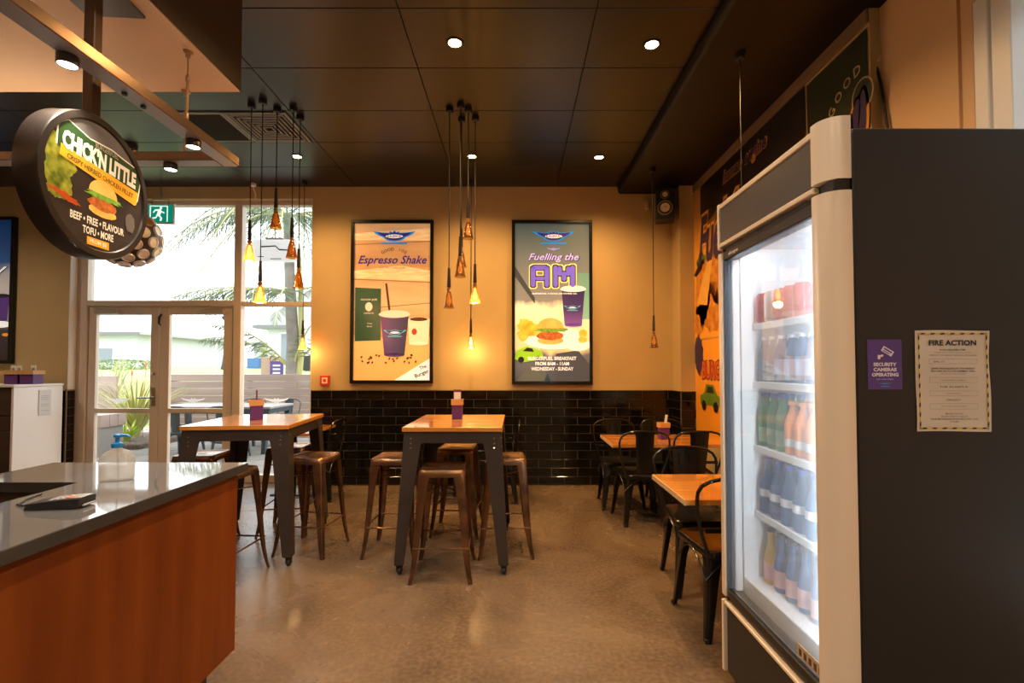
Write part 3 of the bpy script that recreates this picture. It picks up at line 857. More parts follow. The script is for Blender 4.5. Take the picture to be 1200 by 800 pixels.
# =================================================================== POSTERS (backlit boxes on the back wall)
def lightbox(label, cx, w, z0, z1, name='menu_poster'):
    t = empty(name, label=label, cat='poster')
    face_frame(t, (cx, YB, (z0 + z1) / 2), (0, -1, 0))
    h = z1 - z0; fw = .037; d = .055
    for (x0, x1, y0, y1) in ((-w / 2, w / 2, h / 2 - fw, h / 2), (-w / 2, w / 2, -h / 2, -h / 2 + fw), (-w / 2, -w / 2 + fw, -h / 2 + fw, h / 2 - fw), (w / 2 - fw, w / 2, -h / 2 + fw, h / 2 - fw)):
        b = MB(); b.cbox(x0, x1, y0, y1, 0, d, .004); b.build('frame_bar', M_BLACKGLOSS, t, smooth=0)
    return t, w - 2 * fw, h - 2 * fw
PE = .55
def gradm(name, stops, emit=PE, axis='Y', rng=(-1, 1), noise=None):
    """print: colours by height on the sheet, broken up by noise"""
    if name in MATS: return MATS[name]
    m = mat(name, (1, 1, 1), .25, emit=emit)
    nt = m.node_tree; bs_ = nt.nodes['Principled BSDF']
    tc = nt.nodes.new('ShaderNodeTexCoord'); sx = nt.nodes.new('ShaderNodeSeparateXYZ')
    nt.links.new(tc.outputs['Object'], sx.inputs[0])
    ns = nt.nodes.new('ShaderNodeTexNoise'); ns.inputs['Scale'].default_value = noise[0] if noise else 2
    mp = nt.nodes.new('ShaderNodeMapping'); mp.inputs['Scale'].default_value = (noise[2] if noise and len(noise) > 2 else (1, 3, 1)); mp.inputs['Rotation'].default_value = (0, 0, .2)
    nt.links.new(tc.outputs['Object'], mp.inputs[0]); nt.links.new(mp.outputs[0], ns.inputs['Vector'])
    ns.inputs['Detail'].default_value = 5
    mr = nt.nodes.new('ShaderNodeMapRange'); mr.inputs[1].default_value = rng[0]; mr.inputs[2].default_value = rng[1]
    nt.links.new(sx.outputs[axis], mr.inputs[0])
    ma = nt.nodes.new('ShaderNodeMath'); ma.operation = 'MULTIPLY_ADD'; ma.inputs[1].default_value = noise[1] if noise else .2
    nt.links.new(ns.outputs['Fac'], ma.inputs[0]); nt.links.new(mr.outputs[0], ma.inputs[2])
    sb = nt.nodes.new('ShaderNodeMath'); sb.operation = 'SUBTRACT'; sb.inputs[1].default_value = (noise[1] if noise else .2) / 2
    nt.links.new(ma.outputs[0], sb.inputs[0])
    r = nt.nodes.new('ShaderNodeValToRGB')
    el = r.color_ramp.elements
    while len(el) < len(stops): el.new(.5)
    for e_, (p, c) in zip(el, stops):
        e_.position = p; e_.color = (*c, 1)
    nt.links.new(sb.outputs[0], r.inputs[0])
    nt.links.new(r.outputs[0], bs_.inputs['Base Color']); nt.links.new(r.outputs[0], bs_.inputs['Emission Color'])
    return m
ZP = .028
def winglogo(mb, cx, cy, w, z, c1, c2, c3):
    h = w * .22
    def wp(k): return [(cx + x * w * k, cy + y * h * k) for x, y in ((-.5, .52), (-.30, .40), (-.13, .36), (-.10, .55), (-.05, .40), (0, .62), (.05, .40), (.10, .55), (.13, .36), (.30, .40), (.5, .52), (.43, .22), (.35, .02), (.27, -.10), (.22, -.34), (.14, -.50), (0, -.58), (-.14, -.50), (-.22, -.34), (-.27, -.10), (-.35, .02), (-.43, .22))]
    mb.poly(wp(1), z, c1)
    mb.poly(wp(.80), z + .0004, c2)
    mb.ell(cx, cy - h * .02, w * .20, h * .20, z + .0008, c3, 24)
    mb.rect(cx - w * .30, cx + w * .30, cy - h * .86, cy - h * .68, z + .0004, c1)
pbl = printm('print_blue', (.02, .22, .62), PE); pnv = printm('print_navy', (.035, .02, .16), PE)
pwh = printm('print_white', (.88, .86, .82), PE); ppu = printm('print_purple', (.07, .028, .13), PE)
pdk = printm('print_black', (.02, .015, .015), PE); pbr = printm('print_brown', (.10, .035, .015), PE)
def logo(par, cx, cy, w, z):
    b = MB(); winglogo(b, cx, cy, w, z, pbl, pnv, pwh); b.build('winged_logo', None, par, smooth=0, fix=False)
    lettering(par, [('BURGERFUEL', pnv, dict(width=w * .34, height=w * .055, cx=cx, cy=cy - w * .004, z=z + .0012, bold=.02))])
def cup(mb, cx, y0, wt, wb, h, z, body, lid):
    mb.poly([(cx - wb / 2, y0), (cx + wb / 2, y0), (cx + wt / 2, y0 + h), (cx - wt / 2, y0 + h)], z, body)
    mb.ell(cx, y0, wb / 2, wb * .09, z, body, 24)
    mb.ell(cx, y0 + h, wt * .56, wt * .12, z + .0003, lid, 28)
    mb.ell(cx, y0 + h + wt * .05, wt * .50, wt * .10, z + .0005, lid, 28)

# --- poster one: coffee shake
p1, iw, ih = lightbox('tall backlit brown coffee shake poster in a black frame beside the window', -1.431, .958, 1.171, 3.069)
b = MB(); b.rect(-iw / 2, iw / 2, -ih / 2, ih / 2, .024, gradm('coffee_boards', [(0, (.80, .40, .10)), (.26, (.86, .45, .14)), (.30, (.58, .25, .07)), (.5, (.72, .42, .18)), (.75, (.46, .23, .085)), (1, (.60, .34, .15))], PE, 'Y', (-.93, .93), (2.2, .30, (1.2, 5, 1))))
b.build('poster_sheet', None, p1, smooth=0, fix=False)
b = MB(); pl_d = printm('print_plank_gap', (.34, .15, .045), PE); pl_l = printm('print_plank_light', (.86, .60, .30), PE, (6, (.70, .42, .17), 4), stretch=(1, 6, 1))
for (y0, y1, t_) in ((.66, .70, .012), (.255, .22, .012), (-.10, -.02, .010)): b.poly([(-.442, y0), (.442, y1), (.442, y1 + t_), (-.442, y0 + t_)], .0248, pl_d)
b.poly([(-.442, .27), (.442, .235), (.442, .36), (.10, .42), (-.442, .36)], .0244, pl_l); b.poly([(-.442, .72), (.442, .715), (.442, .86), (-.442, .80)], .0244, pl_l)
b.build('plank_print', None, p1, smooth=0, fix=False)
logo(p1, .02, .765, .50, ZP)
lettering(p1, [('Espresso Shake', pnv, dict(width=.80, height=.125, cx=0, cy=.475, z=ZP, shear=.35, bold=.018)),
               ('FOR THE COFFEE LOVER', pbr, dict(width=.30, height=.018, cx=0, cy=.395, z=ZP))])
for k, ch in enumerate('GOOD JOE'):
    if ch == ' ': continue
    a = (k - 3.5) * .17
    lettering(p1, [(ch, pbr, dict(height=.036, cx=.02 + math.sin(a) * .24, cy=.375 + math.cos(a) * .24, z=ZP, rot=-a, bold=.01))])
b = MB(); gbag = printm('print_bag_green', (.022, .055, .022), PE, (3, (.035, .075, .032), 2))
b.poly([(-.43, -.46), (-.13, -.45), (-.13, .15), (-.43, .165)], ZP, gbag)
b.build('coffee_bag_print', None, p1, smooth=0, fix=False)
cr1 = printm('print_cream', (.78, .60, .40), PE)
lettering(p1, [('GOOD JOE', cr1, dict(width=.19, height=.026, cx=-.27, cy=.02, z=ZP + .001, bold=.01)), ('COFFEE CO.', cr1, dict(width=.12, height=.018, cx=-.27, cy=-.135, z=ZP + .001)),
               ('WHOLE', cr1, dict(width=.06, height=.014, cx=-.26, cy=-.255, z=ZP + .001)), ('BEANS', cr1, dict(width=.06, height=.014, cx=-.26, cy=-.29, z=ZP + .001))])
b = MB(); b.ell(-.27, -.06, .042, .052, ZP + .001, cr1, 20); b.build('bag_emblem_print', None, p1, smooth=0, fix=False)
b = MB()
b.tube([(-.03, -.10, ZP + .002), (-.07, .21, ZP + .002)], .012, 6, pbr)
cup(b, .03, -.62, .33, .235, .47, ZP + .002, gradm('cup_purple', [(0, (.14, .02, .12)), (.35, (.10, .05, .13)), (1, (.05, .045, .065))], PE, 'X', (-.14, .18), (3, .1)), printm('print_lid', (.80, .62, .42), PE))
b.build('shake_cup_print', None, p1, smooth=0, fix=False)
b = MB(); winglogo(b, .035, -.36, .27, ZP + .004, printm('print_teal', (.12, .45, .55), PE), pnv, pwh); b.build('cup_logo_print', None, p1, smooth=0, fix=False)
b = MB(); mug = printm('print_mug', (.90, .68, .42), PE)
cup(b, .31, -.49, .25, .22, .27, ZP + .001, mug, mug)
b.ell(.31, -.205, .105, .022, ZP + .0025, pbr, 24)
b.poly([(.41, -.43), (.425, -.43), (.425, -.28), (.41, -.28)], ZP + .001, mug)
b.ell(.26, -.35, .03, .038, ZP + .0026, printm('print_red', (.45, .06, .02), PE), 18)
b.build('coffee_mug_print', None, p1, smooth=0, fix=False)
b = MB(); rnd = random.Random(4)
for k in range(26):
    b.ell(rnd.uniform(-.38, .28), rnd.uniform(-.72, -.60) + (0), .016, .010, ZP + .003, pbr, 8, rot=rnd.uniform(0, 3))
b.build('coffee_beans_print', None, p1, smooth=0, fix=False)
b = MB(); b.poly([(.02, -.92), (.44, -.92), (.44, -.66)], ZP, pwh); b.build('newspaper_print', None, p1, smooth=0, fix=False)
lettering(p1, [('The', pdk, dict(height=.04, cx=.36, cy=-.76, z=ZP + .001, rot=.4, bold=.02)), ('Burger', pdk, dict(height=.06, cx=.35, cy=-.84, z=ZP + .001, rot=.4, bold=.02))])

# --- poster two: breakfast
p2, iw, ih = lightbox('tall backlit breakfast poster with grey top and white lettering in a black frame', .426, .935, 1.161, 3.069)
b = MB(); b.rect(-iw / 2, iw / 2, -ih / 2, ih / 2, .024, gradm('breakfast_sheet', [(0, (.06, .06, .07)), (.16, (.14, .14, .14)), (.20, (.80, .62, .30)), (.46, (.92, .80, .52)), (.50, (.22, .22, .20)), (.8, (.13, .15, .14)), (1, (.07, .10, .09))], PE, 'Y', (-.93, .93), (1.6, .16, (2.5, 1, 1))))
b.build('poster_sheet', None, p2, smooth=0, fix=False)
b = MB(); b.rect(.30, iw / 2, -.2, .34, ZP - .002, gradm('green_glass_print', [(0, (.25, .45, .33)), (1, (.13, .27, .20))], PE, 'Y', (-.2, .34)))
b.build('green_glass_print', None, p2, smooth=0, fix=False)
b = MB(); b.poly([(-iw / 2, .30), (-.20, -.02), (-.20, .05), (-iw / 2, .42)], ZP - .002, printm('print_dim', (.055, .06, .06), PE))
b.build('slat_print', None, p2, smooth=0, fix=False)
logo(p2, .02, .77, .50, ZP)
b = MB(); b.poly([(x, y) for x, y in wing(.02, .615, .16, .04)], ZP, printm('print_lilac', (.30, .26, .70), PE)); b.build('wing_print', None, p2, smooth=0, fix=False)
plil = printm('print_violet', (.16, .12, .62), PE); pye = printm('print_gold', (.85, .72, .22), PE)
lettering(p2, [('Fuelling the', pnv, dict(width=.60, height=.115, cx=.024, cy=.512, z=ZP, shear=.35, bold=.045)),
               ('Fuelling the', printm('print_palelilac', (.50, .45, .85), PE), dict(width=.585, height=.105, cx=.02, cy=.515, z=ZP + .001, shear=.35, bold=.012))])
def block_letters(mb, z, m, grow):
    g = grow
    def r(x0, x1, y0, y1): mb.poly([(x0 - g + .018, y0 - g), (x1 + g - .018, y0 - g), (x1 + g, y0 - g + .018), (x1 + g, y1 + g - .018), (x1 + g - .018, y1 + g), (x0 - g + .018, y1 + g), (x0 - g, y1 + g - .018), (x0 - g, y0 - g + .018)], z, m)
    r(-.25, -.19, .17, .42); r(-.09, -.03, .17, .42); r(-.23, -.05, .37, .43); r(-.20, -.08, .25, .30)
    r(.01, .07, .17, .43); r(.21, .27, .17, .43); r(.06, .12, .30, .42); r(.16, .22, .30, .42); r(.11, .17, .24, .36)
b = MB(); block_letters(b, ZP, pye, .018); b.build('letter_outline', None, p2, smooth=0, fix=False)
b = MB(); block_letters(b, ZP + .001, pdk, .007); b.build('letter_shadow', None, p2, smooth=0, fix=False)
b = MB(); block_letters(b, ZP + .002, plil, -.003); b.build('block_lettering', None, p2, smooth=0, fix=False)
lettering(p2, [('BURGERFUEL X GOOD JOE COFFEE CO.', pwh, dict(width=.52, height=.022, cx=.03, cy=.095, z=ZP + .003, bold=.02))])
b = MB(); cup(b, .245, -.27, .27, .20, .42, ZP + .001, gradm('cup_purple2', [(0, (.22, .09, .30)), (.4, (.07, .04, .13)), (1, (.035, .025, .07))], PE, 'Y', (-.27, .17), (3, .1)), printm('print_lid2', (.82, .76, .70), PE))
winglogo(b, .235, -.065, .20, ZP + .003, printm('print_teal', (.12, .45, .55), PE), pnv, pwh); b.build('coffee_cup_print', None, p2, smooth=0, fix=False)
b = MB(); pot = printm('print_potato', (.85, .42, .03), PE, (12, (.95, .60, .10), 4))
plate_m = printm('print_plate', (.92, .88, .80), PE)
b.ell(.02, -.42, .36, .13, ZP, plate_m, 36); b.ell(.30, -.50, .14, .07, ZP + .0003, plate_m, 24); b.ell(-.20, -.36, .17, .08, ZP + .0004, plate_m, 24)
for (x, y, r, sd) in ((-.315, -.27, .09, 1), (-.335, -.38, .075, 2), (-.28, -.34, .07, 3), (-.20, -.33, .08, 5), (-.24, -.28, .06, 6), (.355, -.36, .055, 7), (.35, -.44, .05, 8)):
    blob(b, x, y, r, r * .85, ZP + .0008, pot, 20, .22, sd)
b.build('hash_bites_print', None, p2, smooth=0, fix=False)
b = MB(); burger(b, -.02, -.33, .33, ZP + .002, 'breakfast', PE); b.build('breakfast_burger_print', None, p2, smooth=0, fix=False)
b = MB(); lime = printm('print_lime', (.28, .55, .02), PE)
b.poly([(-.44, -.66), (-.40, -.56), (-.30, -.51), (-.22, -.53), (-.12, -.57), (-.10, -.64), (-.2, -.68), (-.34, -.70)], ZP + .002, lime)
b.poly([(-.34, -.57), (-.29, -.53), (-.23, -.54), (-.21, -.58)], ZP + .0025, pdk)
b.ell(-.36, -.67, .035, .035, ZP + .0028, pdk, 14); b.ell(-.16, -.655, .03, .03, ZP + .0028, pdk, 14)
b.build('toy_car_print', None, p2, smooth=0, fix=False)
b = MB(); b.poly([(-.10, -.92), (.05, -.60), (.30, -.56), (.43, -.72), (.43, -.92)], ZP, printm('print_grey', (.07, .07, .08), PE)); b.poly([(-.43, -.93), (-.30, -.78), (-.08, -.80), (.0, -.93)], ZP, printm('print_grey2', (.10, .11, .09), PE))
b.build('tray_print', None, p2, smooth=0, fix=False)
lettering(p2, [('BURGERFUEL BREAKFAST', pwh, dict(width=.56, height=.042, cx=.0, cy=-.655, z=ZP + .004, bold=.03)), ('FROM 8AM - 11AM', pwh, dict(width=.39, height=.042, cx=.0, cy=-.715, z=ZP + .004, bold=.03)), ('WEDNESDAY - SUNDAY', pwh, dict(width=.49, height=.042, cx=.0, cy=-.775, z=ZP + .004, bold=.03))])

# --- poster three at the far left, cut by the frame
p3, iw, ih = lightbox('dark framed blue poster at the far left edge above the white station', -6.30, .96, 1.40, 3.11)
b = MB(); b.rect(-iw / 2, iw / 2, -ih / 2, ih / 2, .024, gradm('blue_sheet', [(0, (.03, .02, .02)), (.22, (.05, .04, .05)), (.30, (.40, .38, .36)), (.5, (.55, .50, .46)), (.62, (.45, .42, .42)), (.7, (.03, .09, .25)), (1, (.01, .05, .16))], .3, 'Y', (-.8, .8), (2, .08)))
b.build('poster_sheet', None, p3, smooth=0, fix=False)
lettering(p3, [('FAMILY', pdk, dict(width=.80, height=.17, cx=0, cy=.19, z=ZP, shear=.2, bold=.05)), ('FAMILY', pwh, dict(width=.78, height=.145, cx=-.005, cy=.20, z=ZP + .001, shear=.2, bold=.01))])
b = MB(); cup(b, .34, -.35, .17, .13, .28, ZP, ppu, pdk); b.ell(.30, -.40, .16, .04, ZP + .001, pwh, 24); b.ell(.39, -.52, .04, .02, ZP + .001, og, 14)
b.build('drink_print', None, p3, smooth=0, fix=False)

# =================================================================== MURAL ON THE RIGHT WALL
mu = empty('wall_mural_panel', label='large orange and black food mural with purple lettering on the right wall behind the fridge', cat='mural')
face_frame(mu, (XR - .004, 4.33, 2.15), (-1, 0, 0))      # local x = -Y, y = up
ME = 0.0
b = MB(); b.rect(-1.06, 1.03, -1.53, 1.15, .002, gradm('mural_sheet', [(0, (.80, .30, .020)), (.30, (.92, .38, .030)), (.64, (.95, .44, .045)), (.76, (.50, .20, .03)), (.83, (.03, .018, .012)), (1, (.010, .007, .006))], .03, 'Y', (-1.13, 1.15), (2.5, .12)))
b.build('mural_sheet', None, mu, smooth=0, fix=False)
b = MB(); b.rect(-1.06, -.86, .32, 1.15, .004, gradm('mural_strip', [(0, (.92, .42, .05)), (1, (.45, .20, .05))], .02, 'Y', (.32, 1.15)))
b.rect(-1.06, 1.03, -.50, -.48, .004, mat('mural_seam', (.62, .30, .07), .4))
b.build('mural_strip', None, mu, smooth=0, fix=False)
mpu = mat('mural_purple', (.035, .018, .09), .4); mor = mat('mural_orange', (.70, .30, .03), .4)
def outlined(par, s, width, height, cx, cy, z, rot=0, shear=.3, c1=mor, c2=mpu):
    lettering(par, [(s, c1, dict(width=width * 1.04, height=height * 1.12, cx=cx, cy=cy, z=z, rot=rot, shear=shear, bold=.07)), (s, c2, dict(width=width, height=height, cx=cx, cy=cy, z=z + .002, rot=rot, shear=shear, bold=.03))])
outlined(mu, 'Fuel for', 1.25, .52, -.28, .55, .006)
outlined(mu, 'human engine', .80, .15, .12, 1.0, .006)
outlined(mu, 'BURGER', .66, .19, -.52, -.82, .006, 0, 0, mat('mural_dark', (.012, .01, .014), .4), mat('mural_red', (.70, .09, .02), .4))
b = MB(); ch = mat('mural_chicken', (.45, .12, .01), .4, noise=(9, (.75, .34, .04), 5))
for (x, y, rx, ry, sd) in ((-.82, .0, .20, .34, 1), (-.62, -.18, .26, .26, 2), (-.92, -.28, .14, .16, 3), (-.45, .16, .24, .30, 4), (-.1, -.1, .3, .3, 5)):
    blob(b, x, y, rx, ry, .006, ch, 30, .16, sd)
b.poly([(-.98, -.1), (-.66, .36), (-.55, .32), (-.70, -.15)], .0075, mat('mural_bun', (.75, .38, .06), .4, noise=(5, (.85, .5, .12), 3)))
b.build('chicken_print', None, mu, smooth=0, fix=False)
b = MB(); gc = mat('mural_green', (.12, .22, .02), .4)
def minicar(x, y, w, z):
    b.poly([(x - .5 * w, y - .12 * w), (x - .5 * w, y + .05 * w), (x - .28 * w, y + .12 * w), (x - .18 * w, y + .3 * w), (x + .2 * w, y + .3 * w), (x + .34 * w, y + .12 * w), (x + .5 * w, y + .06 * w), (x + .5 * w, y - .12 * w)], z, gc)
    b.poly([(x - .15 * w, y + .13 * w), (x - .1 * w, y + .26 * w), (x + .15 * w, y + .26 * w), (x + .24 * w, y + .13 * w)], z + .001, mat('mural_dark', (.012, .01, .014), .4))
    for q in (-.3, .3): b.ell(x + q * w, y - .14 * w, .11 * w, .11 * w, z + .001, mat('mural_dark', (.012, .01, .014)), 14)
minicar(-.86, .36, .26, .006); minicar(-.66, -1.12, .5, .008)
b.build('toy_car_print', None, mu, smooth=0, fix=False)
b = MB(); b.tube([(-1.0, .22, .008), (-.86, .28, .01), (-.80, .34, .01)], [.02, .03, .012], 6, mat('mural_dark', (.012, .01, .014)))
blob(b, -.95, -.66, .12, .22, .006, mpu, 24, .15, 8); b.build('figure_print', None, mu, smooth=0, fix=False)
# coffee poster nearer the fridge
cp2 = empty('coffee_poster', label='dark green coffee poster with arched cream letters above the fridge', cat='poster')
face_frame(cp2, (XR - .004, 3.005, 2.67), (-1, 0, 0))
b = MB(); b.rect(-.275, .295, -.75, .615, .002, mat('poster_green', (.018, .026, .010), .45, noise=(3, (.026, .036, .014), 3))); b.build('poster_sheet', None, cp2, smooth=0, fix=False)
b = MB(); b.poly([(-.275, -.75), (-.262, -.75), (-.262, .1), (-.275, .60)], .004, M_CREAM); b.build('torn_edge', None, cp2, smooth=0, fix=False)
crm = mat('poster_cream', (.50, .36, .20), .5)
for k, c in enumerate('GOOD JOE'):
    if c == ' ' or k > 5: continue
    a = (k - 3.5) * .25
    lettering(cp2, [(c, crm, dict(height=.062, cx=.26 + math.sin(a) * .36, cy=.06 + math.cos(a) * .36, z=.004, rot=-a, bold=.015))])
b = MB(); b.ell(.255, .25, .088, .10, .004, crm, 24); b.ell(.255, .25, .078, .09, .005, mat('poster_green', (.018, .026, .010)), 24); b.build('round_emblem_print', None, cp2, smooth=0, fix=False)
b = MB()
for g, m, z in ((.022, mor, .005), (0, mpu, .0065)):
    for (x, y, w_, h_, r) in ((.03, -.02, .05, .12, .5), (.11, .04, .05, .14, .35), (.19, .10, .04, .15, .2), (.255, .12, .032, .16, .05)):
        b.ell(x, y, w_ + g, h_ + g, z, m, 20, rot=-r)
b.ell(-.10, .13, .14, .04, .0045, mat('poster_bread', (.62, .36, .10), .5), 20, rot=.35)
b.build('lettering_print', None, cp2, smooth=0, fix=False)

# =================================================================== WALL SPEAKER
sp = empty('wall_speaker', label='black bookshelf speaker with two pale cones on the wall bracket in the corner', cat='speaker')
face_frame(sp, (1.655, 5.33, 3.165), (-.30, -1, 0))
b = MB(); b.cbox(-.10, .10, -.17, .17, -.20, 0, .006); b.build('cabinet', M_BLACK, sp, smooth=0)
cone = mat('pale_speaker_cone', (.72, .60, .44), .4); ringm = mat('speaker_ring', (.24, .19, .13), .35, metal=.4)
for (y, r) in ((-.045, .078), (.10, .045)):
    b = MB(); b.lathe([(r, 0), (r * 1.08, .004), (r, .009), (r * .86, .006)], 28, (0, y, 0), cap=False); b.build('driver_ring', ringm, sp)
    b = MB(); b.lathe([(r * .86, .006), (r * .7, .008), (r * .42, -.003)], 28, (0, y, .0015), cap=False); b.build('cone', M_BLACK, sp)
    b = MB(); b.lathe([(r * .66, .0098), (r * .36, .003), (.0001, .012)], 24, (0, y, .003), cap=False); b.build('dust_cap', cone, sp)
b = MB(); b.cbox(-.03, .03, -.05, .05, -.30, -.19, .004); b.tube([(0, 0, -.24), (.12, 0, -.34)], .016, 8); b.build('bracket', M_BLACK, sp)
b = MB(); b.cbox(1.515, 1.555, YB - .05, YB - .002, 3.20, 3.29, .004)
tag(b.build('sensor_box', M_CREAM), 'tiny cream box on the wall left of the speaker', 'sensor')
# loose black cable on the cream side wall
b = MB(); pts = [(2.03, 2.76, 3.395), (2.035, 2.735, 3.20), (2.045, 2.68, 2.95), (2.045, 2.64, 2.70), (2.05, 2.60, 2.45), (2.05, 2.58, 2.1), (2.05, 2.57, 1.6)]
b.tube(pts, .008, 6)
tag(b.build('loose_cable', M_BLACK), 'loose black cable hanging down the cream wall behind the fridge', 'cable')

# =================================================================== SERVICE COUNTER
CT = 0.95
ct = empty('service_counter', (-1.165, 1.0, 0), label='service counter with cherry timber front and glossy black worktop in the left foreground', cat='counter')
CO = (1.165, -1.0, 0)
def cb(name, x0, x1, y0, y1, z0, z1, m, ch=.003):
    b = MB(); b.cbox(x0 + CO[0], x1 + CO[0], y0 + CO[1], y1 + CO[1], z0, z1, ch)
    return b.build(name, m, ct, smooth=0)
# worktop: front run plus the block return at its far end
b = MB()
out = [(-1.150, -.6), (-1.150, 2.105), (-1.985, 2.105), (-1.985, 1.745), (-1.555, 1.745), (-1.555, -.6)]
b.prism([(x + CO[0], y + CO[1]) for x, y in out], 'z', CT - .036, CT - .003)
b.build('worktop_core', mat('dark_worktop_edge', (.035, .033, .033), .25, noise=(6, (.05, .047, .046), 3)), ct, smooth=0)
b = MB(); b.prism([(x + CO[0], y + CO[1]) for x, y in out], 'z', CT - .003, CT)
b.build('worktop', M_BENCH, ct, smooth=0)
cb('front_panel', -1.190, -1.168, -.6, 2.06, .185, CT - .037, M_COUNTERWOOD)
cb('end_panel', -1.96, -1.191, 2.035, 2.06, .185, CT - .037, M_COUNTERWOOD)
cb('kick', -1.92, -1.245, -.6, 2.0, 0, .184, M_BLACK)
cb('rear_panel', -1.54, -1.52, -.6, 1.78, .185, CT - .037, M_DARKWOOD)
cb('return_rail', -1.975, -1.541, 1.765, 1.785, CT - .085, CT - .037, M_DARKWOOD)
cb('side_panel', -1.972, -1.95, 1.786, 2.034, .185, CT - .037, M_DARKWOOD)
cb('inner_shelf', -1.94, -1.541, 1.80, 2.03, .50, .52, M_DARKWOOD)

# EFTPOS terminal
tm = empty('card_terminal', (-1.335, 1.44, CT), .10, label='black card payment terminal with grey keys lying on the counter', cat='card terminal')
b = MB(); b.loft([[(-.09, -.042, 0), (-.09, .042, 0), (-.085, .042, .022), (-.085, -.042, .022)], [(.04, -.043, 0), (.04, .043, 0), (.04, .043, .036), (.04, -.043, .036)], [(.088, -.042, .006), (.088, .042, .006), (.092, .040, .036), (.092, -.040, .036)]])
b.build('body', M_BLACK, tm, smooth=0)
b = MB(); tm.scale = (.80, .80, .80)
b.X = Matrix.Translation((.012, 0, .0305)) @ Matrix.Rotation(-.10, 4, 'Y')
for i in range(4):
    for j in range(3):
        b.cbox(-.035 + i * .020, -.021 + i * .020, -.030 + j * .021, -.014 + j * .021, .001, .006, .0015, mat('key_red', (.6, .12, .05), .5) if (i == 3 and j == 0) else mat('key_orange', (.6, .3, .1), .5) if (i == 3 and j == 1) else mat('key_grey', (.30, .30, .32), .5))
b.build('keypad', None, tm, smooth=0)
b = MB(); b.X = Matrix.Translation((.072, 0, .037)); b.cbox(-.016, .016, -.030, .030, .0, .003, .001); b.build('screen', mat('grey_screen', (.35, .38, .40), .15), tm, smooth=0)
b = MB(); b.cbox(.093, .10, -.03, .03, .008, .014, .001); b.build('card_slot', mat('key_grey', (.30, .30, .32)), tm, smooth=0)
b = MB(); b.tube([(-.088, 0, .010), (-.13, .005, .006), (-.17, .03, .005), (-.20, .10, .005), (-.215, .19, .005)], .004, 6); b.build('cable', M_RUBBER, tm)

# sanitiser bottle
sb_ = empty('sanitiser_bottle', (-1.445, 1.775, CT), .25, label='clear sanitiser bottle with a blue pump standing on the counter', cat='bottle')
def rrect(hx, hy, r, z, n=4):
    pts = []
    for cx, cy, a0 in ((hx - r, hy - r, 0), (-hx + r, hy - r, 90), (-hx + r, -hy + r, 180), (hx - r, -hy + r, 270)):
        for k in range(n + 1):
            a = math.radians(a0 + 90 * k / n); pts.append((cx + r * math.cos(a), cy + r * math.sin(a), z))
    return pts
b = MB(); b.loft([rrect(.046, .030, .012, 0), rrect(.048, .032, .012, .004), rrect(.048, .032, .012, .075), rrect(.044, .029, .014, .092), rrect(.030, .022, .014, .106), rrect(.015, .015, .013, .114), rrect(.014, .014, .012, .120)])
b.build('bottle_body', M_CLEAR, sb_, smooth=50)
b = MB(); b.loft([rrect(.0455, .0295, .012, .003), rrect(.0455, .0295, .012, .06)]); b.build('gel', pane_mat('clear_gel', (.86, .84, .80), .22, .04, (.85, .80, .74)), sb_, smooth=50)
bluep = mat('blue_pump_plastic', (.01, .20, .55), .35)
b = MB(); b.lathe([(.017, .119), (.018, .121), (.018, .133), (.010, .136), (.007, .138), (.006, .155)], 16); b.build('collar', bluep, sb_)
b = MB(); b.lathe([(.007, .154), (.012, .156), (.012, .164), (.006, .168), (.0001, .168)], 14); b.tube([(0, 0, .161), (.028, 0, .162), (.040, 0, .155)], [.007, .005, .004], 8); b.build('pump_head', bluep, sb_)
b = MB(); b.tube([(0, 0, .118), (.004, 0, .008)], .003, 6); b.build('dip_tube', M_CLEAR, sb_)

# bin station with white side
bsn = empty('waste_station', (-6.0, 5.3, 0), label='bin station with dark doors and white side panel against the left back wall', cat='cabinet')
def wb_(name, x0, x1, y0, y1, z0, z1, m, ch=.003):
    b = MB(); b.cbox(x0 + 6.0, x1 + 6.0, y0 - 5.3, y1 - 5.3, z0, z1, ch); return b.build(name, m, bsn, smooth=0)
wb_('top_panel', -6.82, -5.19, 5.04, 5.60, 1.150, 1.175, M_WHITE)
wb_('side_panel', -5.225, -5.20, 5.05, 5.60, 0, 1.149, mat('bright_white_laminate', (.84, .84, .86), .4))
wb_('side_panel', -6.80, -6.775, 5.05, 5.60, 0, 1.149, M_WHITE)
wb_('back_panel', -6.774, -5.226, 5.57, 5.60, 0, 1.149, M_DARKWOOD)
for x in (-6.77, -6.25, -5.735):
    wb_('flap_panel', x, x + .505, 5.06, 5.085, .86, 1.14, M_DARKWOOD)
    wb_('flap_panel', x, x + .505, 5.065, 5.085, .70, .852, M_DARKWOOD)
    wb_('door', x, x + .505, 5.06, 5.085, .05, .692, M_DARKWOOD)
    b = MB(); b.X = Matrix.Translation((x + .25 + 6.0, -.243, .78)) @ Matrix.Rotation(PI / 2, 4, 'X'); b.lathe([(.016, 0), (.022, .003), (.022, .006), (.016, .006)], 16, cap=False); b.build('badge', M_STEEL, bsn)
b = MB(); b.cbox(.800, .806, .015, .155, .83, 1.11, .002); b.build('paper_pocket', mat('pocket_grey', (.62, .64, .68), .3), bsn, smooth=0)
b = MB()
for z in (1.04, 1.02, 1.0, .95, .93, .88): b.box(.8062, .8066, .04, .13, z, z + .006)
b.build('print_lines', mat('print_grey_line', (.38, .40, .45), .6), bsn, smooth=0)

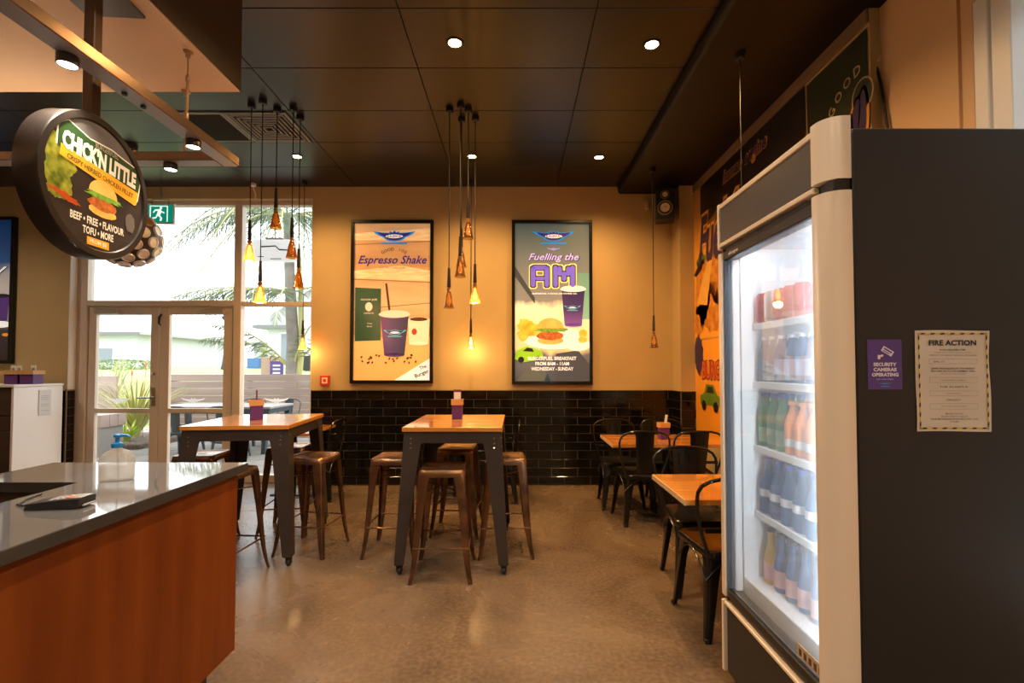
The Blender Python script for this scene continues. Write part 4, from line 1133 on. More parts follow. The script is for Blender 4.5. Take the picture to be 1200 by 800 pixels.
# =================================================================== TABLE CADDIES
def caddy(x, y, z, rz, label, w=.085, card=True, thin=False, stick=False):
    t = empty('table_caddy', (x, y, z), rz, label=label, cat='table caddy', group='purple table caddies')
    b = MB(); b.cbox(-w / 2, w / 2, -w * .42, w * .42, 0, .105, .003); b.build('purple_sleeve', M_PURPLE, t, smooth=0)
    k = MB(); h = w * .56
    k.prism([(-h, .106), (h, .106), (h, .150), (-h, .150)], 'y', -w * .48, -w * .42); k.prism([(-h, .106), (h, .106), (h, .150), (-h, .150)], 'y', w * .42, w * .48)
    k.box(-h, -h + .005, -w * .42, w * .42, .106, .150); k.box(h - .005, h, -w * .42, w * .42, .106, .150); k.box(-h + .005, h - .005, -w * .42, w * .42, .106, .112)
    k.build('timber_tray', M_KRAFT, t, smooth=0)
    if card:
        cw = .006 if thin else w * .40
        c = MB(); c.box(-cw, cw, -.004 if not thin else -.03, 0 if not thin else .03, .112, .225); c.build('menu_card', mat('plum_card', (.16, .035, .10), .5), t, smooth=0)
        if not thin:
            c = MB(); c.box(-cw * .82, cw * .82, -.0048, -.0042, .118, .205); c.build('card_face', M_WHITEPAPER, t, smooth=0)
    if stick:
        c = MB(); c.X = Matrix.Translation((.015, 0, .11)) @ Matrix.Rotation(.15, 4, 'Y'); c.cbox(-.012, .012, -.004, .004, 0, .11, .002); c.build('paper_packet', M_WHITEPAPER, t, smooth=0)
    return t
for i, x in enumerate((-5.465, -5.295)):
    t = caddy(x, 5.33, 1.175, 0, ['purple and timber caddy on the white station, left one', 'purple and timber caddy on the white station, right one by the panel edge'][i], .145, card=False)
    for q in ((-.03, .035) if i == 0 else (.02,)):
        c = MB(); c.box(q - .028, q + .028, -.004, 0, .112, .205); c.build('menu_card', M_WHITEPAPER, t, smooth=0)
        c = MB(); c.rect(q - .016, q + .016, .14, .175, .0048, None); c.v = [(a, -d, e) for a, e, d in [(v[0], v[1], v[2]) for v in c.v]]; c.build('card_print', mat('card_tan', (.32, .25, .2), .6), t, smooth=0)

# =================================================================== HIGH TABLES
def high_table(x, y, rz, W, D, H, label):
    t = empty('bar_table', (x, y, 0), rz, label=label, cat='table', group='high bar tables')
    n = 4; pw = D / n
    for k in range(n):
        b = MB(); y0 = -D / 2 + k * pw
        b.cbox(-W / 2, W / 2, y0 + .0008, y0 + pw - .0008, H - .030, H, .0025)
        b.X = Matrix.Identity(4)
        o = b.build('plank', M_OAK, t, smooth=0)
    aw = .075
    e = .012
    b = MB(); b.cbox(-W / 2 + e + .004, W / 2 - e - .004, -D / 2 + e, -D / 2 + e + .004, H - .031 - aw, H - .031, .001); b.build('apron', M_GUN, t, smooth=0)
    b = MB(); b.cbox(-W / 2 + e + .004, W / 2 - e - .004, D / 2 - e - .004, D / 2 - e, H - .031 - aw, H - .031, .001); b.build('apron', M_GUN, t, smooth=0)
    b = MB(); b.cbox(-W / 2 + e, -W / 2 + e + .004, -D / 2 + e, D / 2 - e, H - .031 - aw, H - .031, .001); b.build('apron', M_GUN, t, smooth=0)
    b = MB(); b.cbox(W / 2 - e - .004, W / 2 - e, -D / 2 + e, D / 2 - e, H - .031 - aw, H - .031, .001); b.build('apron', M_GUN, t, smooth=0)
    for sx in (-1, 1):
        for sy in (-1, 1):
            b = MB(); secs = []
            zt, zb = H - .032, .068
            # folded angle leg: wide flanges at the top, tapering and splaying out
            for f_, w_ in ((0, .16), (.10, .118), (.2, .108), (.6, .086), (1, .064)):
                z = zt + (zb - zt) * f_
                ox = W / 2 - e + .052 * f_; oy = D / 2 - e + .040 * f_
                th = .005
                c = [(0, 0), (-w_, 0), (-w_, -th), (-th, -th), (-th, -w_), (0, -w_)]
                secs.append([(sx * (ox + a), sy * (oy + d), z) for a, d in c])
            b.loft(secs)
            lg = b.build('leg', M_GUN, t, smooth=0)
            ox, oy = sx * (W / 2 - e + .022), sy * (D / 2 - e + .012)
            c = MB(); c.X = Matrix.Translation((ox, oy, 0))
            c.box(-.026, .026, -.026, .026, .062, .068); c.lathe([(.010, .062), (.010, .050)], 10)
            c.box(-.018, -.014, -.012, .022, .016, .054); c.box(.014, .018, -.012, .022, .016, .054); c.box(-.018, .018, -.012, .022, .050, .055)
            c.build('caster_fork', M_BLACK, lg, smooth=0)
            c = MB(); c.X = Matrix.Translation((ox, oy + .006, .0252)) @ Matrix.Rotation(PI / 2, 4, 'Y'); c.lathe([(.018, -.0125), (.025, -.009), (.025, .009), (.018, .0125)], 18); c.build('caster_wheel', M_RUBBER, lg)
            for dz in (.045, .075, .105):
                for ax in (0, 1):
                    c = MB()
                    if ax == 0: c.X = Matrix.Translation((sx * (W / 2 - e - .045), sy * (D / 2 - e + .004 * dz / .1), H - .032 - dz)) @ Matrix.Rotation(-sy * PI / 2, 4, 'X')
                    else: c.X = Matrix.Translation((sx * (W / 2 - e + .005 * dz / .1), sy * (D / 2 - e - .045), H - .032 - dz)) @ Matrix.Rotation(sx * PI / 2, 4, 'Y')
                    c.lathe([(.0065, 0), (.0065, .0025), (.004, .005), (.0001, .0055)], 8); c.build('bolt', M_STEEL, lg)
    return t
TH = .96
high_table(-.4195, 3.672, 0, .668, .866, TH, 'high orange timber bar table on dark steel legs under the middle pendant cluster')
high_table(-1.962, 3.75, math.radians(6.0), .712, .84, TH, 'high timber bar table with steel legs beside the window, reflecting daylight')
caddy(-.452, 3.80, TH, 0, 'purple caddy with white card on the middle bar table', .078)
caddy(-1.985, 3.74, TH, .5, 'purple caddy with thin upright card on the window bar table', .09, True, True)

# =================================================================== STOOLS
def stool(label, x, y, rz):
    H = .70; s = .145; f = .198
    t = empty('metal_stool', (x, y, 0), rz, label=label, cat='stool', group='bronze metal bar stools')
    b = MB()
    outer = rrect(s, s, .030, H, 4)
    def ring(hs, r, z): return rrect(hs, hs, r, z, 4)
    b.loft([ring(s + .008, .030, H - .045), ring(s + .007, .030, H - .030), ring(s + .002, .030, H - .006), ring(s - .004, .028, H), ring(s - .020, .022, H - .001), ring(s - .026, .020, H - .005)])
    seat = b.build('seat', M_BRONZE, t, smooth=40)
    b = MB(); b.cbox(-.030, .030, -.010, .010, H - .0052, H - .0035, .0008); b.build('hand_slot', M_BLACK, t, smooth=0)
    for sx in (-1, 1):
        for sy in (-1, 1):
            b = MB(); secs = []
            for f_, w_, fl in ((0, .070, 0), (.1, .062, .0), (.35, .050, -.002), (.6, .042, -.005), (.8, .034, -.005), (.93, .028, -.001), (1, .024, .004)):
                z = (H - .035) * (1 - f_)
                o_ = (s + .003) + (f - s - .003) * f_ + fl
                th = .004; r = .010
                c = [(0, -r), (-r * .3, -r * .3), (-r, 0), (-w_, 0), (-w_, -th), (-r - .002, -th), (-th - .001, -r - .002), (-th, -w_), (0, -w_)]
                secs.append([(sx * (o_ + a), sy * (o_ + d), z) for a, d in c])
            b.loft(secs); b.build('leg', M_BRONZE, t, smooth=50)
    def off(z): return (s + .003) + (f - s - .003) * (1 - z / (H - .035)) - .008
    for ax, z in (('x', .215), ('y', .215)):
        for q in (-1, 1):
            o_ = off(z); b = MB()
            if ax == 'x': b.tube([(-o_, q * o_, z), (o_, q * o_, z)], .006, 8)
            else: b.tube([(q * o_, -o_, z + .0), (q * o_, o_, z + .0)], .006, 8)
            b.build('foot_rail', M_BRONZE, t)
    o_ = s - .02; b = MB(); z = H - .14; q = off(z) - .004
    b.tube([(-q, -q, z), (q, q, z)], .004, 6); b.tube([(-q, q, z), (q, -q, z)], .004, 6); b.build('cross_brace', M_BRONZE, t)
    return t
st0 = stool('bronze metal stool nearest the camera, in front of the middle bar table', -.475, 3.275, math.radians(1))
def more_stool(label, x, y, deg):
    o = copy_tree(st0); o['label'] = label; o.location = (x, y, 0); o.rotation_euler = (0, 0, math.radians(deg)); return o
more_stool('bronze metal stool left of the middle bar table', -.893, 3.665, -2)
more_stool('bronze metal stool right of the middle bar table with golden sheen', -.075, 3.665, 3)
more_stool('dark metal stool tucked behind the middle bar table', -.48, 4.09, -4)
more_stool('bronze metal stool right of the window bar table', -1.525, 3.69, -8)
more_stool('metal stool between the counter end and the window bar table', -1.885, 3.17, -4)
more_stool('metal stool left of the window bar table in front of the glass doors', -2.41, 3.77, 4)
more_stool('metal stool behind the window bar table, seat catching daylight', -1.90, 4.13, 6)

# =================================================================== LOW TABLES AND CHAIRS
def low_table(name, x0, x1, y0, y1, z, label, grp='low orange timber tables'):
    cx, cy = (x0 + x1) / 2, (y0 + y1) / 2
    t = empty(name, (cx, cy, 0), 0, label=label, cat='table', group=grp)
    W, D = x1 - x0, y1 - y0
    n = 3
    for k in range(n):
        b = MB(); b.cbox(-W / 2 + .003, W / 2 - .003, -D / 2 + k * D / n + .0006, -D / 2 + (k + 1) * D / n - .0006, z - .028, z, .002); b.build('plank', M_OAK, t, smooth=0)
    b = MB(); b.cbox(-W / 2, -W / 2 + .003, -D / 2, D / 2, z - .029, z - .001, .0005); b.build('edge_strip', M_PLY, t, smooth=0)
    b = MB(); b.cbox(-.22, .22, -.04, .04, .0, .012, .003); b.cbox(-.035, .035, -.10, .10, .0, .012, .003); b.build('base', M_BLACK, t, smooth=0)
    b = MB(); b.lathe([(.038, .012), (.038, z - .04)], 16); b.cbox(-.22, .22, -.2, .2, z - .040, z - .029, .002); b.build('pedestal', M_BLACK, t)
    return t
TL = .70
low_table('dining_table', .83, 1.93, 4.17, 4.78, TL, 'low orange timber table by the mural with the purple caddy on it')
low_table('dining_table', .842, 1.93, 2.435, 3.02, TL, 'low orange timber table nearest the camera, beside the fridge')
low_table('dining_table', -2.70, -2.06, 4.85, 5.60, TL, 'low orange timber table against the window behind the window bar table')
low_table('dining_table', -.95, -.30, 4.85, 5.60, TL, 'low timber table at the tiled wall, hidden behind the middle bar table')
caddy(1.365, 4.50, TL, .15, 'purple caddy holding a paper packet on the low table by the mural', .085, False, False, True)
caddy(-2.33, 5.25, TL, .1, 'timber topped caddy on the low table behind the window bar table', .085, False)

def chair(label, x, y, rz, m=M_BLACKGLOSS, name='metal_chair', grp='black metal dining chairs'):
    """front faces local -Y"""
    t = empty(name, (x, y, 0), rz, label=label, cat='chair', group=grp)
    H = .44
    def outline(k, z):
        fw, rw, fd, rd, r = .185 * k, .155 * k, .185 * k, .185 * k, .05
        pts = []
        for cx, cy, a0 in ((fw - r, -fd + r, 270), (rw - r, rd - r, 0), (-rw + r, rd - r, 90), (-fw + r, -fd + r, 180)):
            for q in range(6):
                a = math.radians(a0 + 90 * q / 5); pts.append((cx + r * math.cos(a), cy + r * math.sin(a), z))
        return pts
    b = MB(); b.loft([outline(1.0, H - .040), outline(1.04, H - .028), outline(1.04, H - .008), outline(1.0, H), outline(.93, H - .003), outline(.85, H - .010)])
    b.build('seat', m, t, smooth=45)
    legs = {}
    for sx in (-1, 1):
        for sy, tx, ty, fx, fy in ((-1, .175, -.172, .212, -.215), (1, .148, .172, .178, .205)):
            b = MB(); secs = []
            for f_, w_ in ((0, .085), (.12, .066), (.35, .054), (.7, .042), (.92, .034), (1, .030)):
                z = (H - .030) * (1 - f_)
                px_, py_ = tx + (fx - tx) * f_, ty + (fy - ty) * f_
                th = .005; r = .012; s_ = sy
                c = [(0, -r), (-r * .3, -r * .3), (-r, 0), (-w_, 0), (-w_, -th), (-r - .002, -th), (-th - .001, -r - .002), (-th, -w_), (0, -w_)]
                secs.append([(sx * (px_ + a), py_ + s_ * d, z) for a, d in c])
            b.loft(secs); lg = b.build('leg', m, t, smooth=50)
            b = MB(); b.cbox(sx * fx - .016 if sx > 0 else sx * fx - .002, sx * fx + .002 if sx > 0 else sx * fx + .016, fy - (.002 if sy < 0 else .016), fy + (.016 if sy < 0 else .002), 0, .022, .002); b.build('rubber_foot', M_RUBBER, lg, smooth=0)
    # arched aprons between the legs
    def arch(p0, p1, name='arch_brace'):
        p0, p1 = Vector(p0), Vector(p1); d = (p1 - p0); pts = []
        for k in range(9):
            q = k / 8; pts.append(p0 + d * q + Vector((0, 0, -.11 * (2 * q - 1) ** 2)))
        b = MB(); b.tube(pts, .006, 6); b.build(name, m, t)
    arch((-.168, .185, H - .035), (.168, .185, H - .035)); arch((-.185, -.18, H - .035), (.185, -.18, H - .035))
    arch((-.185, -.17, H - .035), (-.165, .175, H - .035)); arch((.185, -.17, H - .035), (.165, .175, H - .035))
    # hoop back
    pts = []
    zs = H - .012; zt = .815; wb, wm = .150, .213
    for k in range(33):
        q = k / 32
        if q < .36: u = q / .36; x_ = -(wb + (wm - wb) * math.sin(u * PI / 2)); z_ = zs + (zt - .10 - zs) * u
        elif q > .64: u = (1 - q) / .36; x_ = (wb + (wm - wb) * math.sin(u * PI / 2)); z_ = zs + (zt - .10 - zs) * u
        else:
            a = PI * (1 - (q - .36) / .28)
            x_ = math.copysign(abs(math.cos(a)) ** .75, math.cos(a)) * wm; z_ = zt - .10 + .10 * math.sin(a) ** .75
        lean = (z_ - zs) / (zt - zs)
        pts.append((x_, .165 + .055 * lean + .012 * math.cos(x_ / wm * PI / 2), z_))
    b = MB(); b.tube(pts, .0095, 8); b.build('back_hoop', m, t)
    b = MB(); secs = []
    for q in range(7):
        u = q / 6; z_ = zs + (zt - .004 - zs) * u; w_ = .060 + .022 * u; y_ = .178 + .055 * u + .006 * math.sin(u * PI)
        secs.append([(-w_, y_ - .010, z_), (-w_ * .5, y_ - .003, z_), (w_ * .5, y_ - .003, z_), (w_, y_ - .010, z_), (w_, y_ - .007, z_), (w_ * .5, y_ + .001, z_), (-w_ * .5, y_ + .001, z_), (-w_, y_ - .007, z_)])
    b.loft(secs); sl = b.build('back_splat', m, t, smooth=40)
    b = MB(); yy = .216
    b.tube([(-.034, yy - .006, .70), (-.034, yy + .004, .775), (.034, yy + .004, .775), (.034, yy - .006, .70)], .004, 6)
    b.tube([(-.034, yy + .010, .70), (-.034, yy + .017, .775), (.034, yy + .017, .775), (.034, yy + .010, .70)], .003, 6); b.build('splat_emboss', m, sl)
    b = MB(); z_ = .545; b.cbox(-.168, .168, .178, .190, z_ - .012, z_ + .012, .003); b.build('back_rail', m, t, smooth=0)
    return t
# local -Y is the front; a chair that faces away from the camera is turned half round
ch0 = chair('black metal chair at the mural table, near side left, its back to the camera', 1.10, 4.365, PI)
def more_chair(label, x, y, deg):
    o = copy_tree(ch0); o['label'] = label; o.location = (x, y, 0); o.rotation_euler = (0, 0, math.radians(deg)); return o
more_chair('black metal chair at the mural table, near side right, partly behind the fridge', 1.565, 4.37, 180)
more_chair('black metal chair at the mural table, far side left, facing the camera', 1.03, 4.88, 2)
more_chair('black metal chair at the mural table, far side right, behind the caddy', 1.52, 4.93, -3)
more_chair('black metal chair at the nearest low table, far side, facing the camera', 1.155, 3.115, 1)
more_chair('black metal chair at the nearest low table, near side, back against the fridge', 1.112, 2.63, 180)
more_chair('black metal chair seen side on, right of the low table behind the window bar table', -2.06, 5.10, -90)
more_chair('black metal chair in shadow behind the middle bar table by the tiled wall', -.19, 5.03, -86)

# =================================================================== DRINKS FRIDGE
FX0, FX1, FY0, FY1, FH = .896, 1.60, 1.385, 2.155, 2.05
fg = empty('drinks_fridge', (1.25, 1.77, 0), label='tall charcoal glass door drinks fridge with a lit white interior, right foreground', cat='fridge')
FO = (-1.25, -1.77, 0)
def fb(name, x0, x1, y0, y1, z0, z1, m, ch=.003, par=None):
    b = MB(); b.cbox(x0 + FO[0], x1 + FO[0], y0 + FO[1], y1 + FO[1], z0, z1, ch)
    return b.build(name, m, par or fg, smooth=0)
bx0 = FX0 + .075
fb('side_panel', bx0, FX1, FY0, FY0 + .028, .05, FH, M_FRIDGE, .004)
fb('side_panel', bx0, FX1, FY1 - .028, FY1, .05, FH, M_FRIDGE, .004)
fb('back_panel', FX1 - .028, FX1, FY0 + .029, FY1 - .029, .05, FH, M_FRIDGE)
fb('top_panel', bx0, FX1 - .029, FY0 + .029, FY1 - .029, 1.90, FH - .004, M_FRIDGE)
fb('base_panel', bx0, FX1 - .029, FY0 + .029, FY1 - .029, .05, .36, M_FRIDGE)
fb('liner', bx0 + .002, FX1 - .030, FY0 + .030, FY0 + .062, .362, 1.898, M_FRIDGEIN)
fb('liner', FX0 + .042, bx0 - .002, FY1 - .062, FY1 - .034, .410, 1.824, M_FRIDGEIN)
fb('liner', bx0 + .002, FX1 - .030, FY1 - .062, FY1 - .030, .362, 1.898, M_FRIDGEIN)
fb('liner', FX1 - .062, FX1 - .031, FY0 + .063, FY1 - .063, .362, 1.898, M_FRIDGEIN)
fb('liner', bx0 + .002, FX1 - .063, FY0 + .063, FY1 - .063, 1.868, 1.898, M_FRIDGEIN)
fb('liner', bx0 + .002, FX1 - .063, FY0 + .063, FY1 - .063, .362, .470, M_FRIDGEIN)
# header, kick and silver trims on the front
fb('header_panel', FX0 + .012, bx0 - .001, FY0 + .075, FY1 - .018, 1.905, 2.055, M_HEADER)
fb('header_trim', FX0 + .006, bx0 - .001, FY0 + .075, FY1 - .018, 2.056, 2.078, M_FRIDGESILVER)
fb('header_trim', FX0 + .006, bx0 - .001, FY0 + .075, FY1 - .018, 1.885, 1.904, M_FRIDGESILVER)
fb('corner_trim', FX0 + .004, bx0 - .001, FY1 - .017, FY1, 1.878, 2.080, M_FRIDGESILVER)
fb('corner_trim', FX0 + .004, bx0 - .001, FY1 - .017, FY1, .05, .352, M_FRIDGESILVER)
fb('kick_panel', FX0 + .020, bx0 - .001, FY0 + .075, FY1 - .018, .05, .335, M_BLACK)
fb('kick_trim', FX0 + .008, bx0 - .001, FY0 + .075, FY1 - .018, .336, .352, M_FRIDGESILVER)
fb('hinge', FX0 + .02, bx0 - .003, FY1 - .028, FY1 - .006, 1.862, 1.877, M_BLACK)
fb('hinge', FX0 + .02, bx0 - .003, FY1 - .028, FY1 - .006, .353, .372, M_BLACK)
for (x, y) in ((bx0 + .05, FY0 + .06), (bx0 + .05, FY1 - .06), (FX1 - .06, FY0 + .06), (FX1 - .06, FY1 - .06)):
    b = MB(); b.lathe([(.02, 0), (.022, .004), (.018, .05)], 12, (x + FO[0], y + FO[1], 0)); b.build('foot', M_RUBBER, fg)
# rounded silver column on the near front corner (header part and door part)
def column(name, z0, z1, par):
    b = MB(); pts = []
    x0, x1, y0, y1 = FX0, bx0 - .002, FY0 + .002, FY0 + .074
    pts = [(x1, y0)]
    for k in range(9):
        a = math.radians(270 - 90 * k / 8); r = .058
        pts.append((x0 + r + r * math.cos(a), y0 + r + r * math.sin(a)))
    pts += [(x0, y1), (x1, y1)]
    b.prism([(p[0] + FO[0], p[1] + FO[1]) for p in pts], 'z', z0, z1)
    return b.build(name, M_FRIDGESILVER, par, smooth=40)
column('corner_column', 1.905, 2.088, fg)
fb('header_gap', FX0 + .026, bx0 - .002, FY0 + .075, FY1 - .03, 1.8605, 1.8845, M_BLACK)
fb('kick_gap', FX0 + .026, bx0 - .002, FY0 + .075, FY1 - .03, .3525, .3735, M_BLACK)
fb('column_gap', FX0 + .022, bx0 - .002, FY0 + .006, FY0 + .074, 1.872, 1.904, M_BLACK)
column('door_column', .352, 1.871, fg)
column('corner_column', .05, .345, fg)
fb('door_gasket', bx0 - .0015, bx0 + .004, FY0 - .002, FY0 + .03, .06, 2.04, M_BLACK)
# door leaf
dr = empty('door', (0, 0, 0)); dr.parent = fg
DY0, DY1, DZ0, DZ1 = FY0 + .076, FY1 - .014, .374, 1.860
fb('door_frame_bar', FX0 + .006, bx0 - .004, DY1 - .020, DY1 + .012, DZ0, DZ1, M_FRIDGESILVER, par=dr)
fb('door_frame_bar', FX0 + .014, bx0 - .004, DY0, DY1 - .021, DZ1 - .036, DZ1, M_BLACK, par=dr)
fb('door_frame_bar', FX0 + .014, bx0 - .004, DY0, DY1 - .021, DZ0, DZ0 + .036, M_BLACK, par=dr)
fb('door_frame_bar', FX0 + .014, bx0 - .004, DY1 - .034, DY1 - .021, DZ0 + .037, DZ1 - .037, mat('blue_grey_edge', (.10, .12, .15), .2), par=dr)
b = MB(); b.box(FX0 + .030 + FO[0], FX0 + .036 + FO[0], DY0 + FO[1], DY1 - .035 + FO[1], DZ0 + .037, DZ1 - .037); b.build('glass', M_FGLASS, dr, smooth=0)
b = MB(); b.cbox(FX0 + .012 + FO[0], FX0 + .0135 + FO[0], DY1 - .20 + FO[1], DY1 - .06 + FO[1], DZ1 - .026, DZ1 - .010, .0005)
tx = lettering(dr, [('skope', M_WHITE, dict(width=.09, height=.018, cx=0, cy=0, z=0, bold=.02))], 'maker_lettering')
face_m = Matrix(((0, 0, -1, FX0 + .0135 + FO[0]), (-1, 0, 0, DY1 - .12 + FO[1]), (0, 1, 0, DZ1 - .018), (0, 0, 0, 1)))
tx.data.transform(face_m)
# small price sticker strip on the glass
b = MB(); b.box(FX0 + .027 + FO[0], FX0 + .0295 + FO[0], DY0 + .02 + FO[1], DY0 + .16 + FO[1], DZ0 + .045, DZ0 + .085); st_ = b.build('sticker_strip', mat('tan_sticker', (.50, .36, .22), .6), dr, smooth=0)
b = MB()
for k in range(5): b.box(FX0 + .0262 + FO[0], FX0 + .0268 + FO[0], DY0 + .03 + k * .026 + FO[1], DY0 + .044 + k * .026 + FO[1], DZ0 + .052, DZ0 + .074)
b.build('sticker_print', mat('sticker_brown', (.10, .06, .04), .6), dr, smooth=0)
# LED strips inside and wire shelves
b = MB(); b.box(bx0 + .010 + FO[0], bx0 + .022 + FO[0], FY0 + .0632 + FO[1], FY0 + .070 + FO[1], .50, 1.84)
b.build('led_strip', mat('fridge_led', (1, 1, 1), .5, emit=9.0, emit_col=(.92, .97, 1)), fg, smooth=0)
b = MB(); b.box(bx0 + .010 + FO[0], bx0 + .028 + FO[0], FY0 + .08 + FO[1], FY1 - .08 + FO[1], 1.860, 1.867)
b.build('led_strip', mat('fridge_led', (1, 1, 1)), fg, smooth=0)
def fridge_area(loc, rot, sx, sy, w):
    l = bpy.data.lights.new('fridge_led_light', 'AREA'); l.shape = 'RECTANGLE'; l.size = sx; l.size_y = sy; l.energy = w; l.color = (.90, .96, 1)
    o = bpy.data.objects.new('fridge_led_light', l); COL.objects.link(o); o.location = loc; o.rotation_euler = rot; o.parent = fg
fridge_area((bx0 + .017 + FO[0], FY0 + .073 + FO[1], 1.17), (math.radians(90), 0, math.radians(25)), .012, 1.3, FRIDGE_W)
fridge_area((bx0 + .020 + FO[0], 1.77 + FO[1], 1.858), (0, math.radians(-20), 0), .02, .55, FRIDGE_W * .3)
SHELF = [1.545, 1.300, 1.030, .755]
SXF, SXB = 1.018, FX1 - .07
for z in SHELF:
    sh = MB()
    sh.cbox(SXF + FO[0], SXF + .012 + FO[0], FY0 + .066 + FO[1], FY1 - .066 + FO[1], z - .028, z - .001, .002)
    o = sh.build('shelf', M_FRIDGEIN, fg, smooth=0)
    w = MB()
    k = 0
    y = FY0 + .08
    while y < FY1 - .07:
        w.tube([(SXF + .012 + FO[0], y + FO[1], z - .004), (SXB + FO[0], y + FO[1], z - .004)], .0035, 5); y += .024
    w.tube([(SXF + .3 + FO[0], FY0 + .066 + FO[1], z - .010), (SXF + .3 + FO[0], FY1 - .066 + FO[1], z - .010)], .004, 5)
    w.build('shelf_wires', M_FRIDGEIN, o)
# notices stuck on the side
nt_ = empty('security_notice', label='purple security cameras notice with a white camera symbol stuck on the fridge side', cat='notice')
face_frame(nt_, (1.0505, FY0 - .0012, 1.3675), (0, -1, 0))
b = MB(); b.box(-.0485, .0485, -.071, .071, -.001, .0005); b.build('sheet', mat('notice_purple', (.095, .045, .24), .45), nt_, smooth=0)
nw = mat('notice_white', (.75, .70, .78), .6)
lettering(nt_, [('SECURITY', nw, dict(width=.066, height=.0105, cx=0, cy=.0, z=.001, bold=.05)), ('CAMERAS', nw, dict(width=.066, height=.0105, cx=0, cy=-.0145, z=.001, bold=.05)), ('OPERATING', nw, dict(width=.076, height=.0105, cx=0, cy=-.029, z=.001, bold=.05)),
                ('FOR YOUR SAFETY', nw, dict(width=.05, height=.003, cx=0, cy=-.042, z=.001))])
b = MB()
def rot2(pts, a, ox, oy): return [(ox + x * math.cos(a) - y * math.sin(a), oy + x * math.sin(a) + y * math.cos(a)) for x, y in pts]
b.poly(rot2([(-.016, -.008), (.018, -.008), (.018, .008), (-.016, .008)], -.55, .007, .038), .001, nw)
b.poly(rot2([(-.012, .0), (.014, .0), (.014, .0045), (-.012, .0045)], -.55, .007, .038), .0014, mat('notice_purple', (.095, .045, .24)))
b.poly(rot2([(-.012, -.0055), (.010, -.0055), (.010, -.003), (-.012, -.003)], -.55, .007, .038), .0014, mat('notice_purple', (.095, .045, .24)))
b.poly([(-.020, .015), (-.013, .015), (-.013, .020), (-.003, .024), (-.006, .029), (-.015, .026), (-.020, .028)], .001, nw)
b.build('camera_symbol', None, nt_, smooth=0, fix=False)
b = MB(); b.poly(wing(0, -.055, .036, .007), .001, mat('notice_blue', (.05, .25, .62), .5)); b.rect(-.012, .012, -.0635, -.061, .001, mat('notice_blue', (.05, .25, .62))); b.build('winged_logo', None, nt_, smooth=0, fix=False)

fn = empty('fire_notice', label='white fire action notice with a yellow and black striped border on the fridge side', cat='notice')
face_frame(fn, (1.2425, FY0 - .0012, 1.321), (0, -1, 0))
fn.rotation_mode = 'QUATERNION'
W2, H2 = .1055, .143
b = MB()     # slightly wavy paper
nx, ny = 7, 14; vs = []; fs = []
for j in range(ny + 1):
    for i in range(nx + 1):
        u, v = i / nx, j / ny
        vs.append((-W2 + 2 * W2 * u + .0018 * math.sin(v * 7) * (1 if u > .5 else .6), -H2 + 2 * H2 * v + .001 * math.sin(u * 5), .0012 + .0007 * math.sin(v * 11 + u * 3)))
for j in range(ny):
    for i in range(nx):
        a = j * (nx + 1) + i; fs.append((a, a + 1, a + nx + 2, a + nx + 1))
b.add(vs, fs); b.build('sheet', mat('notice_paper', (.62, .54, .46), .6), fn, smooth=60, fix=False)
ink = mat('notice_ink', (.03, .025, .035), .6); yel = mat('notice_yellow', (.70, .50, .05), .6); lig = mat('notice_grey', (.30, .26, .23), .6)
b = MB(); bz = .0026; iw_, ih_ = W2 - .007, H2 - .007; t_ = .0042
for (x0, x1, y0, y1) in ((-iw_, iw_, ih_ - t_, ih_), (-iw_, iw_, -ih_, -ih_ + t_), (-iw_, -iw_ + t_, -ih_, ih_), (iw_ - t_, iw_, -ih_, ih_)): b.rect(x0, x1, y0, y1, bz, yel)
n = 7
for k in range(n):
    x = -iw_ + (k + .5) * 2 * iw_ / n
    for y in (ih_ - t_, -ih_): b.poly([(x - .008, y), (x + .004, y), (x + .008, y + t_), (x - .004, y + t_)], bz + .0004, ink)
n = 10
for k in range(n):
    y = -ih_ + (k + .5) * 2 * ih_ / n
    for x in (-iw_, iw_ - t_): b.poly([(x, y - .008), (x + t_, y - .004), (x + t_, y + .008), (x, y + .004)], bz + .0004, ink)
b.build('striped_border', None, fn, smooth=0, fix=False)
z_ = .0028
